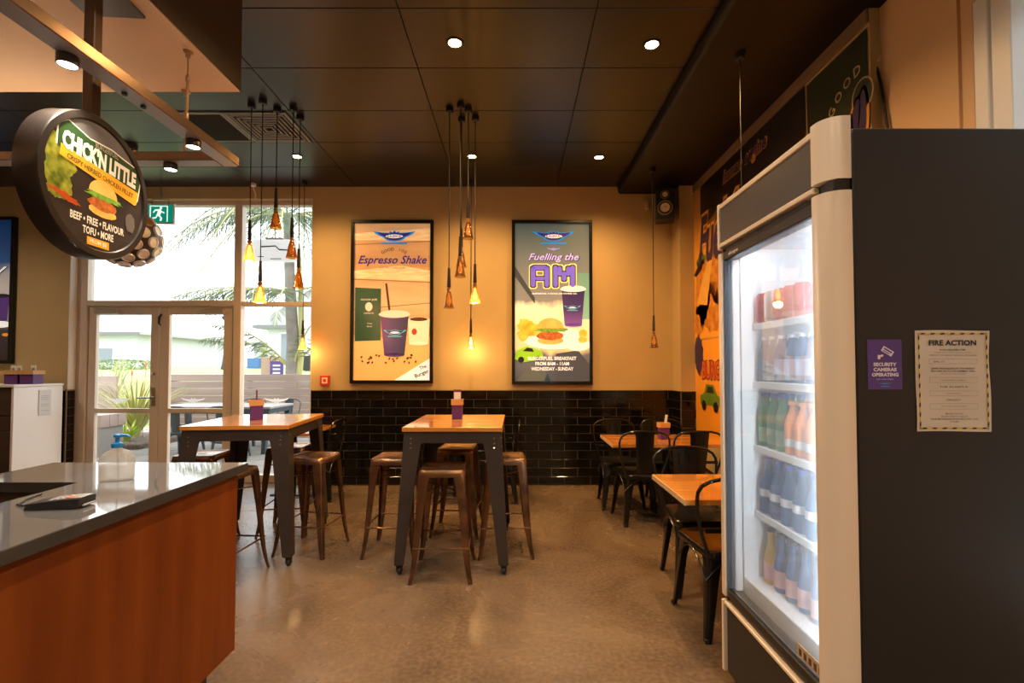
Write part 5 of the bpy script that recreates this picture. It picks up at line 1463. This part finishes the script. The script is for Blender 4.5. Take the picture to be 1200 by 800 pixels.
lettering(fn, [('FIRE ACTION', ink, dict(width=.135, height=.0155, cx=.0, cy=.108, z=z_, bold=.035)),
               ('IF YOU DISCOVER A FIRE', ink, dict(width=.072, height=.0045, cx=0, cy=.088, z=z_, bold=.02)), ('RAISE THE ALARM, CALL OUT FIRE', lig, dict(width=.105, height=.0040, cx=0, cy=.080, z=z_)),
               ('OPERATE THE NEAREST MANUAL FIRE ALARM', lig, dict(width=.135, height=.0042, cx=0, cy=.0725, z=z_, bold=.01)),
               ('DIAL 111', ink, dict(width=.03, height=.005, cx=-.04, cy=.0545, z=z_)),
               ('LEAVE THE BUILDING BY THE NEAREST', ink, dict(width=.125, height=.0045, cx=0, cy=.035, z=z_, bold=.015)), ('EXIT AND GO TO THE ASSEMBLY AREA', ink, dict(width=.125, height=.0045, cx=0, cy=.0275, z=z_, bold=.015)), ('REPORT TO THE WARDEN', lig, dict(width=.07, height=.004, cx=0, cy=.020, z=z_)),
               ('ASSEMBLY AREA', lig, dict(width=.07, height=.004, cx=0, cy=.002, z=z_)), ('THE ALARM IS', ink, dict(width=.08, height=.0045, cx=0, cy=-.017, z=z_)),
               ('CAR PARK', lig, dict(width=.04, height=.004, cx=0, cy=-.036, z=z_)), ('EMERGENCY', ink, dict(width=.04, height=.0045, cx=0, cy=-.054, z=z_)), ('DO NOT RE-ENTER', lig, dict(width=.07, height=.004, cx=0, cy=-.072, z=z_)),
               ('BEFORE YOU GO', ink, dict(width=.05, height=.0045, cx=0, cy=-.093, z=z_)), ('DO NOT STOP TO COLLECT', ink, dict(width=.075, height=.0045, cx=0, cy=-.1005, z=z_)), ('YOUR BELONGINGS OR RETURN UNTIL TOLD', ink, dict(width=.135, height=.0045, cx=0, cy=-.108, z=z_)), ('IT IS SAFE', ink, dict(width=.024, height=.0045, cx=0, cy=-.1155, z=z_))])
b = MB()
for (y0, y1) in ((.048, .062), (-.005, .010), (-.043, -.028), (-.080, -.064)):
    for (x0, x1, a0, a1) in ((-.068, .068, y0, y0 + .0007), (-.068, .068, y1 - .0007, y1), (-.068, -.0673, y0, y1), (.0673, .068, y0, y1)): b.rect(x0, x1, a0, a1, z_, lig)
b.build('print_boxes', None, fn, smooth=0, fix=False)

# ---------------- drinks (each one a thing of its own)
def drink(kind, x, y, z, label, grp, hide_label=False):
    name, prof, body, cap, capm, lab = kind
    t = empty(name, (x, y, z), random.uniform(0, 6), label=label, cat='drink can' if 'can' in name else 'bottle', group=grp)
    b = MB(); b.lathe(prof, 14); b.build('body', body, t, smooth=45)
    if cap:
        b = MB(); b.lathe(cap, 12); b.build('cap', capm, t)
    if lab:
        (z0, z1, r, m) = lab
        b = MB(); b.lathe([(r, z0), (r, z1)], 14, cap=False); b.build('wrap_label', m, t)
    return t
def bottle_prof(h, r, neck=.013, sh=.55):
    return [(r * .85, 0), (r, .008), (r, h * sh), (r * .93, h * (sh + .07)), (neck * 1.4, h * (sh + .24)), (neck, h * (sh + .32)), (neck, h * .96), (.0001, h * .96)]
def cap_prof(h, r): return [(r, h * .93), (r * 1.1, h * .935), (r * 1.1, h), (.0001, h)]
can_prof = [(.024, 0), (.031, .008), (.033, .016), (.033, .112), (.026, .122), (.026, .125), (.024, .123), (.0001, .122)]
cola = mat('red_can', (.48, .025, .03), .25, metal=.3); silver = mat('silver_can', (.6, .6, .62), .3, metal=.8)
clearw = pane_mat('clear_bottle', (.80, .88, .94), .55, .06, (.62, .70, .76)); bluew = pane_mat('blue_bottle', (.40, .62, .85), .55, .06, (.16, .40, .66))
greenb = mat('green_glass_bottle', (.015, .24, .12), .12); orangeb = mat('orange_juice_bottle', (.80, .28, .08), .3); amberb = mat('golden_drink_bottle', (.62, .36, .05), .15); navyb = mat('navy_bottle', (.045, .12, .30), .2)
capb = mat('blue_cap', (.03, .12, .50), .4); capw = mat('white_cap', (.75, .78, .82), .4); capn = mat('navy_cap', (.02, .03, .08), .4); capo = mat('orange_cap', (.8, .3, .08), .4)
lw = mat('white_wrap', (.70, .72, .74), .5); lblue = mat('pale_blue_wrap', (.22, .42, .68), .5); lteal = mat('silver_green_wrap', (.20, .42, .30), .4); lpink = mat('pink_white_wrap', (.70, .40, .40), .5)
K = dict(
    can=('drink_can', can_prof, cola, None, None, None),
    scan=('drink_can', can_prof, silver, None, None, None),
    water=('drink_bottle', bottle_prof(.185, .029), clearw, cap_prof(.185, .014), capw, None),
    blue=('drink_bottle', bottle_prof(.185, .030), bluew, cap_prof(.185, .014), capw, (.03, .09, .0315, lblue)),
    green=('drink_bottle', bottle_prof(.222, .029), greenb, cap_prof(.222, .015), capb, (.02, .08, .0295, lteal)),
    orange=('drink_bottle', bottle_prof(.200, .032), orangeb, cap_prof(.200, .019), capo, (.03, .06, .0325, lw)),
    big=('drink_bottle', bottle_prof(.225, .036, .015, .5), bluew, cap_prof(.225, .016), capb, (.07, .10, .0365, lw)),
    gold=('drink_bottle', bottle_prof(.225, .029, .013, .42), amberb, cap_prof(.225, .015), capn, (.02, .085, .0295, lpink)),
    navy=('drink_bottle', bottle_prof(.225, .029, .013, .42), navyb, cap_prof(.225, .015), capn, (.02, .085, .0295, lpink)))
XS = (1.056, 1.124)
YS = [2.055 - .068 * k for k in range(6)]
for xi, x in enumerate(XS):
    row = ('front row', 'second row')[xi]
    for yi, y in enumerate(YS):
        jx, jy = x + random.uniform(-.0006, .0006), y + random.uniform(-.0006, .0006)
        pos = row + ', ' + ('first', 'second', 'third', 'fourth', 'fifth', 'sixth')[yi] + ' from the far side'
        if yi < 5:
            k = 'can' if (yi + xi) % 3 != 1 or yi > 3 else 'scan'
            for lv in (0,):
                drink(K[k], jx, jy, 1.545 + lv * .1255, ('red' if k == 'can' else 'silver') + ' can on the top shelf, ' + pos, 'red cans on the top fridge shelf' if k == 'can' else 'silver cans on the top fridge shelf')
        if yi < 2: drink(K['water'], jx, jy, 1.300, 'clear bottle on the second fridge shelf, ' + pos, 'clear bottles on the second fridge shelf')
        else: drink(K['blue'], jx, jy, 1.300, 'blue bottle on the second fridge shelf, ' + pos, 'blue bottles on the second fridge shelf')
        if yi < 3: drink(K['green'], jx, jy, 1.030, 'green bottle on the third fridge shelf, ' + pos, 'green bottles on the third fridge shelf')
        else: drink(K['orange'], jx, jy, 1.030, 'orange bottle on the third fridge shelf, ' + pos, 'orange bottles on the third fridge shelf')
for xi, x in enumerate((1.060, 1.138)):
    for yi in range(5):
        y = 2.045 - .080 * yi
        pos = ('front row', 'second row')[xi] + ', ' + ('first', 'second', 'third', 'fourth', 'fifth')[yi] + ' from the far side'
        drink(K['big'], x, y, .755, 'large blue water bottle on the fourth shelf, ' + pos, 'blue water bottles on the fourth fridge shelf')
        if yi == 0 and xi == 0: drink(K['gold'], x, y - .01, .4705, 'golden drink bottle with dark cap at the far side of the fridge floor', None)
        else: drink(K['navy'], x, y - .01, .4705, 'navy bottle on the fridge floor, ' + pos, 'navy bottles on the fridge floor')

# =================================================================== OUTSIDE
M_PAVE = mat('pale_paver', (.22, .21, .195), .8, noise=(6, (.27, .255, .235), 4))
M_PATH = mat('pale_concrete_path', (.36, .34, .315), .8, noise=(3, (.41, .385, .355), 4))
M_LAWN = mat('bright_lawn', (.28, .35, .13), .9, noise=(1.5, (.36, .41, .18), 5))
M_MULCH = mat('bark_mulch', (.10, .07, .055), .95, noise=(25, (.19, .145, .12), 5))
M_FENCE = wood('weathered_fence_board', (.36, .265, .23), (.43, .325, .285), .7, axis=0, scale=2)
gr = MB(); gr.box(-30, 12, 5.861, 11.2, -.20, -.03); gr.box(-7.6, 2.4, 5.861, 5.95, -.15, -.005)
ground = struct(gr.build('ground', M_PATH, smooth=0))
lw_ = MB(); vs = [(-60, 11.2, -.03), (30, 11.2, -.03), (30, 13, 1.02), (-60, 13, 1.02), (30, 26, 1.33), (-60, 26, 1.33), (30, 70, 1.5), (-60, 70, 1.5)]
lw_.add(vs, [(0, 1, 2, 3), (3, 2, 4, 5), (5, 4, 6, 7)])
struct(lw_.build('lawn', M_LAWN, smooth=0))
pv = MB(); pv.cbox(-.195, .195, -.195, .195, -.03, .0, .006); pvo = pv.build('paver', M_PAVE, ground, smooth=0); pme = pvo.data; bpy.data.objects.remove(pvo)
for i in range(12):
    for j in range(8):
        placed(pme, 'paver', ground, (-6.75 + .4 * i, 6.20 + .4 * j, random.uniform(-.003, .001)), (0, 0, 0))
mlb = MB(); mlb.cbox(-7.28, -6.2, 8.05, 9.5, -.03, .10, .04); struct(mlb.build('garden_bed', M_MULCH, smooth=0))
def board_fence(name, x0, x1, y, z0, z1, n, label, th=.04):
    t = empty(name, ((x0 + x1) / 2, y, z0), 0, label=label, cat='fence'); L = (x1 - x0) / 2; h = (z1 - z0) / n
    for k in range(n):
        segs = [(-L, L * .1), (L * .1, L)] if k % 2 else [(-L, -L * .35), (-L * .35, L)]
        for a, c in segs:
            b = MB(); b.cbox(a + .003, c - .003, -th / 2, th / 2, k * h + .004, (k + 1) * h - .004, .004); b.build('board', M_FENCE, t, smooth=0)
    k = -L + .1
    while k < L:
        b = MB(); b.box(k - .045, k + .045, th / 2 + .001, th / 2 + .09, 0, z1 - z0 - .05); b.build('post', M_FENCE, t, smooth=0); k += 1.5
    return t
board_fence('board_fence', -6.85, -2.2, 9.6, -.03, 1.22, 9, 'long pale brown board fence seen through the right door and side pane')
board_fence('board_fence', -8.75, -7.35, 9.0, -.03, 1.20, 8, 'short pale brown board fence seen through the left door')
# white bench with timber seat
bn = empty('garden_bench', (-6.55, 7.6, -.03), label='white block bench with a brown timber seat outside the left door', cat='bench')
b = MB(); b.cbox(-.42, .27, -.22, .22, 0, .47, .008); b.build('base', mat('white_masonry', (.30, .285, .27), .8), bn, smooth=0)
for k in range(3):
    b = MB(); b.cbox(-.46, .30, -.24 + .162 * k, -.083 + .162 * k, .471, .66, .006); b.build('seat_board', M_FENCE, bn, smooth=0)
# flax plant
def blade_plant(name, loc, n, L, m, label, cat, spread=.5, seed=1, w=.019):
    rnd = random.Random(seed); t = empty(name, loc, 0, label=label, cat=cat)
    for k in range(n):
        a = rnd.uniform(0, 2 * PI); l = L * rnd.uniform(.6, 1.1); sp_ = spread * rnd.uniform(.3, 1.2)
        d = Vector((math.cos(a), math.sin(a), 0)); p = Vector((-d.y, d.x, 0)); secs = []
        for q in range(7):
            u = q / 6; c = d * (sp_ * l * u ** 1.6 + .04) + Vector((0, 0, l * (u - .28 * sp_ * u ** 3)))
            ww = w * (1 - u) ** .7 * (.6 + .8 * min(1, u * 3)) + .001
            secs.append([tuple(c - p * ww), tuple(c + Vector((0, 0, -.006))), tuple(c + p * ww), tuple(c + Vector((0, 0, .002)))])
        b = MB(); b.loft(secs); b.build('blade', m, t, smooth=60)
    return t
M_FLAX = mat('yellow_green_flax', (.40, .40, .09), .6, noise=(4, (.52, .50, .20), 3)); M_FLAX2 = mat('pale_grass_blade', (.50, .52, .22), .6)
blade_plant('flax_plant', (-6.80, 8.75, .09), 120, 1.10, M_FLAX, 'large yellow green flax clump outside the left door', 'plant', .7, 3)
blade_plant('flax_plant', (-8.15, 9.75, -.03), 30, 1.60, M_FLAX2, 'tall pale grass rising behind the short fence', 'plant', .35, 5)
blade_plant('flax_plant', (-6.62, 8.30, .06), 40, .42, mat('lime_grass', (.40, .52, .06), .7), 'low lime green grass tuft in the bark bed', 'plant', .8, 8, .018)
for k, (x, y, h) in enumerate(((-7.05, 8.9, 1.22), (-6.76, 8.85, 1.38))):
    b = MB(); b.tube([(x, y, .1), (x + .02, y, h * .6), (x + .04, y, h)], [.007, .006, .005], 6); b.lathe([(.006, 0), (.018, .03), (.016, .07), (.003, .12)], 10, (x + .04, y, h - .02))
    tag(b.build('flower_spike', mat('orange_flower', (.75, .25, .08), .6)), ['orange flower spike left above the flax', 'orange flower spike right above the flax'][k], 'flower')
def leaf_cloud(mb, c, r, n, size, rnd, m, flat=1.0):
    for k in range(n):
        v = Vector((rnd.gauss(0, 1), rnd.gauss(0, 1), rnd.gauss(0, 1))).normalized() * rnd.uniform(.55, 1) ** .5
        p = Vector((c[0] + v.x * r[0], c[1] + v.y * r[1], c[2] + v.z * r[2]))
        u = Vector((rnd.uniform(-1, 1), rnd.uniform(-1, 1), rnd.uniform(-1, 1))).normalized(); w = u.cross(Vector((rnd.uniform(-1, 1), rnd.uniform(-1, 1), rnd.uniform(-1, 1)))).normalized()
        s_ = size * rnd.uniform(.6, 1.3)
        mb.add([tuple(p - u * s_), tuple(p + w * s_ * .4 + Vector((0, 0, .1 * s_))), tuple(p + u * s_), tuple(p - w * s_ * .4 + Vector((0, 0, .1 * s_)))], [(0, 1, 2), (0, 2, 3)], m)
M_HEDGE = mat('hedge_leaf', (.14, .20, .07), .8, noise=(6, (.22, .30, .11), 3)); M_SHRUB = mat('light_shrub_leaf', (.38, .46, .16), .8)
def bush(name, loc, r, n, size, m, label, seed, stem=0):
    rnd = random.Random(seed); t = empty(name, loc, 0, label=label, cat='shrub')
    if stem:
        b = MB(); b.tube([(0, 0, 0), (.03, 0, stem * .5), (0, 0, stem)], .03, 6); b.build('stem', M_FENCE, t)
    b = MB(); leaf_cloud(b, (0, 0, stem + r[2]), r, n, size, rnd, None); o = b.build('foliage', m, t, smooth=0, fix=False); o['kind'] = 'stuff'
    return t
bush('hedge', (-18.3, 22.5, 1.2), (2.0, .6, .26), 1500, .055, M_HEDGE, 'low clipped hedge on the lawn seen through the left door', 1)
bush('shrub', (-10.0, 12.4, .6), (.20, .2, .26), 110, .045, M_SHRUB, 'small pale green shrub above the short fence', 2, .45)
bush('shrub', (-7.2, 23.9, 1.3), (1.5, .5, .45), 420, .11, M_HEDGE, 'dark shrub row against the pale house on the right', 3)
bush('shrub', (-14.8, 30.0, 1.35), (.9, .5, .8), 350, .11, M_SHRUB, 'shrub beside the garage of the pale house', 4)
bush('shrub', (-4.2, 19, 1.2), (1.6, 1.2, 2.3), 900, .13, M_SHRUB, 'leafy tree shrub behind the palm at the right of the pane', 6, .7)

# outdoor table, chairs, umbrella
ot = empty('outdoor_table', (-4.75, 8.0, -.03), label='outdoor table with a pale top and slim dark legs beyond the glass', cat='table')
for k in range(5):
    b = MB(); b.cbox(-.93, .93, -.40 + .16 * k + .003, -.24 + .16 * k - .003, .735, .77, .004); b.build('plank', mat('pale_grey_top', (.34, .31, .31), .6), ot, smooth=0)
M_NAVY = mat('slate_blue_steel', (.045, .065, .085), .45)
for sx in (-1, 1):
    for sy in (-1, 1):
        b = MB(); b.loft([[(sx * .80 + a, sy * .33 + c, .0) for a, c in ((-.03, -.03), (.03, -.03), (.03, .03), (-.03, .03))], [(sx * .86 + a, sy * .35 + c, .70) for a, c in ((-.04, -.04), (.04, -.04), (.04, .04), (-.04, .04))]]); b.build('leg', M_NAVY, ot, smooth=0)
b = MB(); b.box(-.90, .90, -.37, .37, .66, .734); b.build('apron', M_NAVY, ot, smooth=0)
oc = chair('slate blue outdoor metal chair, left one in front of the outdoor table', -4.95, 7.30, PI, M_NAVY, 'outdoor_chair', 'slate blue outdoor chairs')
for lab, x, y, deg in (('slate blue outdoor metal chair, right one in front of the outdoor table', -4.28, 7.32, 176), ('slate blue outdoor metal chair behind the outdoor table, left', -4.72, 8.62, 3), ('slate blue outdoor metal chair behind the outdoor table, right', -4.10, 8.60, -4)):
    o = copy_tree(oc); o['label'] = lab; o.location = (x, y, -.03); o.rotation_euler = (0, 0, math.radians(deg))
oc.location.z = -.03
um = empty('closed_umbrella', (-5.23, 8.95, -.03), label='closed dark navy umbrella half hidden behind the door stile', cat='umbrella')
b = MB(); b.tube([(0, 0, .02), (0, 0, 2.55)], .022, 10); b.build('pole', M_STEEL, um)
b = MB(); b.lathe([(.03, 2.50), (.06, 2.42), (.17, 2.30), (.10, 2.20), (.11, 1.75), (.15, 1.42), (.17, 1.35), (.09, 1.33)], 16); b.build('canopy', mat('navy_canvas', (.035, .05, .075), .8), um)
b = MB(); b.lathe([(.26, 0), (.26, .05), (.05, .07), (.04, .12), (.0001, .12)], 20); b.build('base', M_BLACK, um)
# hanging white sign box outside
hs = empty('hanging_panel_sign', (-3.28, 6.6, 2.955), label='white rectangular panel sign with a dark top bar hanging outside the pane', cat='sign')
b = MB(); b.cbox(-.30, .31, -.03, .03, -.16, .14, .006); b.build('panel', mat('glowing_sign_face', (.80, .82, .88), .4, emit=.55), hs, smooth=0)  # glow added to the face to keep the panel white
b = MB(); b.cbox(-.12, .12, -.035, .035, .141, .165, .003); b.build('top_bar', M_FENCE, hs, smooth=0)
b = MB(); b.tube([(-.18, -.032, .04), (.02, -.032, .05), (.07, -.032, .0), (.28, -.032, -.01)], .009, 6); b.build('printed_line', M_BLACK, hs)
b = MB(); b.box(-.22, -.14, -.033, -.0305, -.10, -.09); b.box(-.05, .1, -.033, -.0305, -.13, -.12); b.build('printed_dash', M_BLACK, hs, smooth=0)
b = MB(); b.tube([(0, 0, .16), (0, 0, .805)], .01, 6); b.build('hanger', M_STEEL, hs)
b = MB(); b.box(XL, 2.4, 5.861, 6.95, 3.76, 3.86)
struct(b.build('eave', mat('awning_white', (.6, .6, .6), .8), smooth=0))
# purple sign on a timber box
pb = empty('street_notice', (-6.55, 13.4, 1.02), label='purple notice on a brown box on the lawn behind the fence', cat='sign')
b = MB(); b.cbox(-.38, .06, -.15, .15, 0, .62, .01); b.build('box', mat('pale_brown_box', (.48, .33, .24), .8), pb, smooth=0)
b = MB(); b.cbox(-.10, .26, -.22, -.19, .04, .50, .004); b.build('panel', mat('notice_purple', (.095, .045, .24)), pb, smooth=0)
for v in (.36, .26, .16):
    b = MB(); b.box(-.02, .18, -.223, -.2205, v, v + .045); b.build('print_line', M_WHITE, pb, smooth=0)
# garden stakes
for k, (x, y) in enumerate(((-6.30, 10.6), (-8.0, 13.0))):
    b = MB(); b.lathe([(.03, 0), (.03, .95), (.0001, 1.0)], 10, (x, y, .0 if k == 0 else 1.0))
    tag(b.build('garden_stake', mat('pale_stake', (.62, .60, .55), .7)), ['pale stake just behind the long fence', 'pale stake on the lawn further back'][k], 'post')

# palm tree
pt = empty('palm_tree', (-5.60, 12.2, .55), label='tall palm with arching fronds behind the board fence at the window', cat='palm tree')
M_TRUNK = mat('grey_palm_trunk', (.17, .15, .125), .9, noise=(5, (.26, .23, .20), 4), bump=(10, .5)); M_FROND = mat('grey_green_frond', (.085, .115, .06), .6, noise=(3, (.13, .165, .085), 3)); M_STALK = mat('yellow_palm_stalk', (.40, .38, .14), .6)
b = MB(); b.tube([(0, 0, 0), (.03, 0, .6), (.02, 0, 1.4), (-.06, 0, 2.6), (-.12, 0, 3.8), (-.16, 0, 4.7)], [.22, .18, .15, .13, .12, .10], 14); b.build('trunk', M_TRUNK, pt)
b = MB(); b.tube([(.16, -.05, .2), (.24, 0, 1.4), (.20, 0, 2.6), (.12, 0, 3.9)], [.09, .075, .065, .05], 10); b.build('trunk', M_STALK, pt)
def frond(base, az, L, rise, droop, seed, n=60):
    rnd = random.Random(seed); b = MB(); d = Vector((math.cos(az), math.sin(az), 0)); side = Vector((-d.y, d.x, 0)); pts = []
    for k in range(n + 1):
        u = k / n; pts.append(Vector(base) + d * (L * (u - .12 * u * u)) + Vector((0, 0, rise * u - droop * u * u)))
    b.tube(pts[::3] + [pts[-1]], [.028 * (1 - .8 * i / (len(pts[::3]))) for i in range(len(pts[::3]) + 1)], 5, M_STALK)
    for k in range(5, n):
        u = k / n; l = (.62 * math.sin(PI * min(1, u * .9 + .12)) + .10) * L / 3.0; p = pts[k]; tdir = (pts[k + 1] - p).normalized()
        for s_ in (-1, 1):
            e = (side * s_ * rnd.uniform(.55, .9) + tdir * rnd.uniform(.5, .8) + Vector((0, 0, rnd.uniform(-.75, -.15)))).normalized()
            w = tdir * .0125
            q1 = p + e * l * .5; q2 = p + e * l + Vector((0, 0, -.18 * l))
            b.add([tuple(p - w * .6), tuple(p + w * .6), tuple(q1 + w), tuple(q1 - w), tuple(q2), tuple(q1 + Vector((0, 0, .012)))], [(0, 1, 2, 5), (0, 5, 3), (5, 2, 4), (3, 5, 4)], M_FROND)
    b.build('frond', None, pt, smooth=0, fix=False)
cz = (-.16, 0, 4.6)
fl_ = [(PI * 1.01, 3.0, 2.0, 2.5), (PI * .97, 2.8, 1.4, 2.2), (PI * 1.08, 3.3, 1.2, 2.4), (PI * 1.15, 3.2, .9, 2.6), (PI * .8, 3.1, 1.5, 2.2), (PI * 1.45, 2.9, 1.4, 2.8), (PI * 1.62, 3.0, 1.2, 3.2), (PI * 1.8, 3.1, 1.4, 2.6), (0, 3.2, 1.1, 2.2), (.3 * PI, 3.0, 1.6, 2.6), (.55 * PI, 3.0, 1.7, 2.4), (PI * 1.3, 2.6, .3, 2.8), (PI * 1.9, 2.6, .4, 2.6), (PI * 1.52, 2.2, .2, 3.0), (PI * 1.05, 2.4, 2.2, 2.0), (PI * 1.7, 2.5, .2, 2.2)]
for i, (a, L, r_, dd) in enumerate(((PI * 1.0, 3.4, .75, .85), (PI * 1.12, 3.0, .6, 1.2), (PI * 1.6, 2.6, .6, 1.6), (PI * 1.85, 2.8, .7, 1.1), (PI * 1.38, 2.6, .6, 1.5))): frond((-.08, 0, 2.65), a, L, r_, dd, 80 + i)
for i, (a, L, r_, dd) in enumerate(fl_): frond(cz, a, L, r_, dd, i)
for i, (a, L, r_, dd) in enumerate(((PI * 1.02, 2.6, 2.2, 1.5), (PI * 1.2, 2.0, 2.4, 1.4), (.05, 2.0, 2.6, 1.4), (PI * 1.75, 1.8, 2.4, 1.3))): frond((0, 0, .75), a, L, r_, dd, 50 + i, 36)

# houses
M_HOUSE = mat('white_render', (.58, .59, .60), .8, noise=(1, (.62, .63, .64), 3)); M_ROOF = mat('pale_grey_roof', (.40, .40, .405), .8, noise=(4, (.43, .43, .435), 3)); M_PANE = mat('grey_window_pane', (.20, .23, .26), .15)
def house(name, loc, W, D, eave, ridge, wins, label, gable=False, rz=0):
    t = empty(name, loc, rz, label=label, cat='house')
    b = MB(); b.box(-W / 2, W / 2, 0, D, -.6, eave); b.build('wall', M_HOUSE, t, smooth=0)
    b = MB(); o = .5
    if gable:
        b.prism([(-W / 2 - o, eave - .05), (W / 2 + o, eave - .05), (W / 2 + o, eave + .10), (0, ridge), (-W / 2 - o, eave + .10)], 'y', -.4, D + .4)
    else:
        vs = [(-W / 2 - o, -o, eave), (W / 2 + o, -o, eave), (W / 2 + o, D + o, eave), (-W / 2 - o, D + o, eave), (-W / 2 - o, -o, eave + .15), (W / 2 + o, -o, eave + .15), (W / 2 + o, D + o, eave + .15), (-W / 2 - o, D + o, eave + .15), (-W / 2 + D * .5, D / 2, ridge), (W / 2 - D * .5, D / 2, ridge)]
        b.add(vs, [(0, 3, 2, 1), (0, 1, 5, 4), (1, 2, 6, 5), (2, 3, 7, 6), (3, 0, 4, 7), (4, 5, 9, 8), (5, 6, 9), (6, 7, 8, 9), (7, 4, 8)])
    b.build('roof', M_ROOF, t, smooth=0)
    b = MB(); b.box(-W / 2 - o, W / 2 + o, -o - .08, -o, eave - .05, eave + .12); b.build('gutter', mat('grey_gutter', (.17, .17, .175), .7), t, smooth=0)
    for (x0, x1, z0, z1, cols) in wins:
        f_ = MB(); f_.box(x0 - .07, x1 + .07, -.06, -.001, z0 - .07, z1 + .07); fo = f_.build('window', M_WHITE, t, smooth=0)
        for c in range(cols):
            w = (x1 - x0) / cols; p_ = MB(); p_.box(x0 + c * w + .03, x0 + (c + 1) * w - .03, -.075, -.061, z0, z1); p_.build('pane', M_PANE, fo, smooth=0)
    return t
house('house', (-27.5, 27, 1.4), 13, 9, 1.75, 3.9, [(3.6, 5.2, .2, 1.0, 2), (-3, -1.4, .3, 1.3, 2)], 'long white house with a pale grey hipped roof seen through the left door')
house('house', (-16.2, 36.8, 1.45), 7.2, 8, 1.6, 3.2, [(-1.6, -.2, .1, 1.5, 3), (.4, 1.4, .3, 1.4, 2)], 'small white garage wing behind the lawn, seen through the right door')
house('house', (-9.4, 25.5, 1.3), 7.2, 9, 2.1, 4.9, [(-2.9, -2.3, .3, 1.8, 1), (1.2, 1.9, .8, 1.5, 1), (1.2, 1.9, 1.6, 2.2, 1), (1.2, 1.9, 0, .7, 1)], 'white gabled house beyond the palm, seen through the side pane', True)
b = MB(); b.cbox(-.3, .3, -.25, .25, 0, .5, .03)
bp_ = b.build('blue_planter', mat('blue_glaze', (.05, .14, .32), .4), None, smooth=0); bp_.location = (-12.6, 23.6, 1.30); tag(bp_, 'small blue planter on the lawn edge before the garage', 'planter')
# white van
vn = empty('parked_van', (-7.9, 21.0, 1.2), label='white parked van half hidden behind the palm trunk', cat='van')
b = MB(); b.cbox(-1.2, 1.5, -.9, .9, .35, 2.0, .08); b.build('body', M_WHITE, vn, smooth=0)
b = MB(); b.prism([(1.5, .35), (2.3, .35), (2.3, 1.0), (1.9, 1.7), (1.5, 1.8)], 'y', -.85, .85); b.build('cab', M_WHITE, vn, smooth=0)
b = MB(); b.prism([(1.6, 1.05), (2.15, 1.05), (1.85, 1.6), (1.6, 1.65)], 'y', -.86, .86); b.build('cab_window', M_PANE, vn, smooth=0)
for x in (-.7, 1.8):
    for y in (-.85, .85):
        b = MB(); b.X = Matrix.Translation((x, y, .32)) @ Matrix.Rotation(PI / 2, 4, 'X'); b.lathe([(.2, -.1), (.32, -.1), (.32, .1), (.2, .1)], 18); b.build('wheel', M_RUBBER, vn)
b = MB(); b.box(-.5, .3, -.905, -.90, .7, .85); b.build('stripe', mat('red_stripe', (.5, .06, .06), .5), vn, smooth=0)
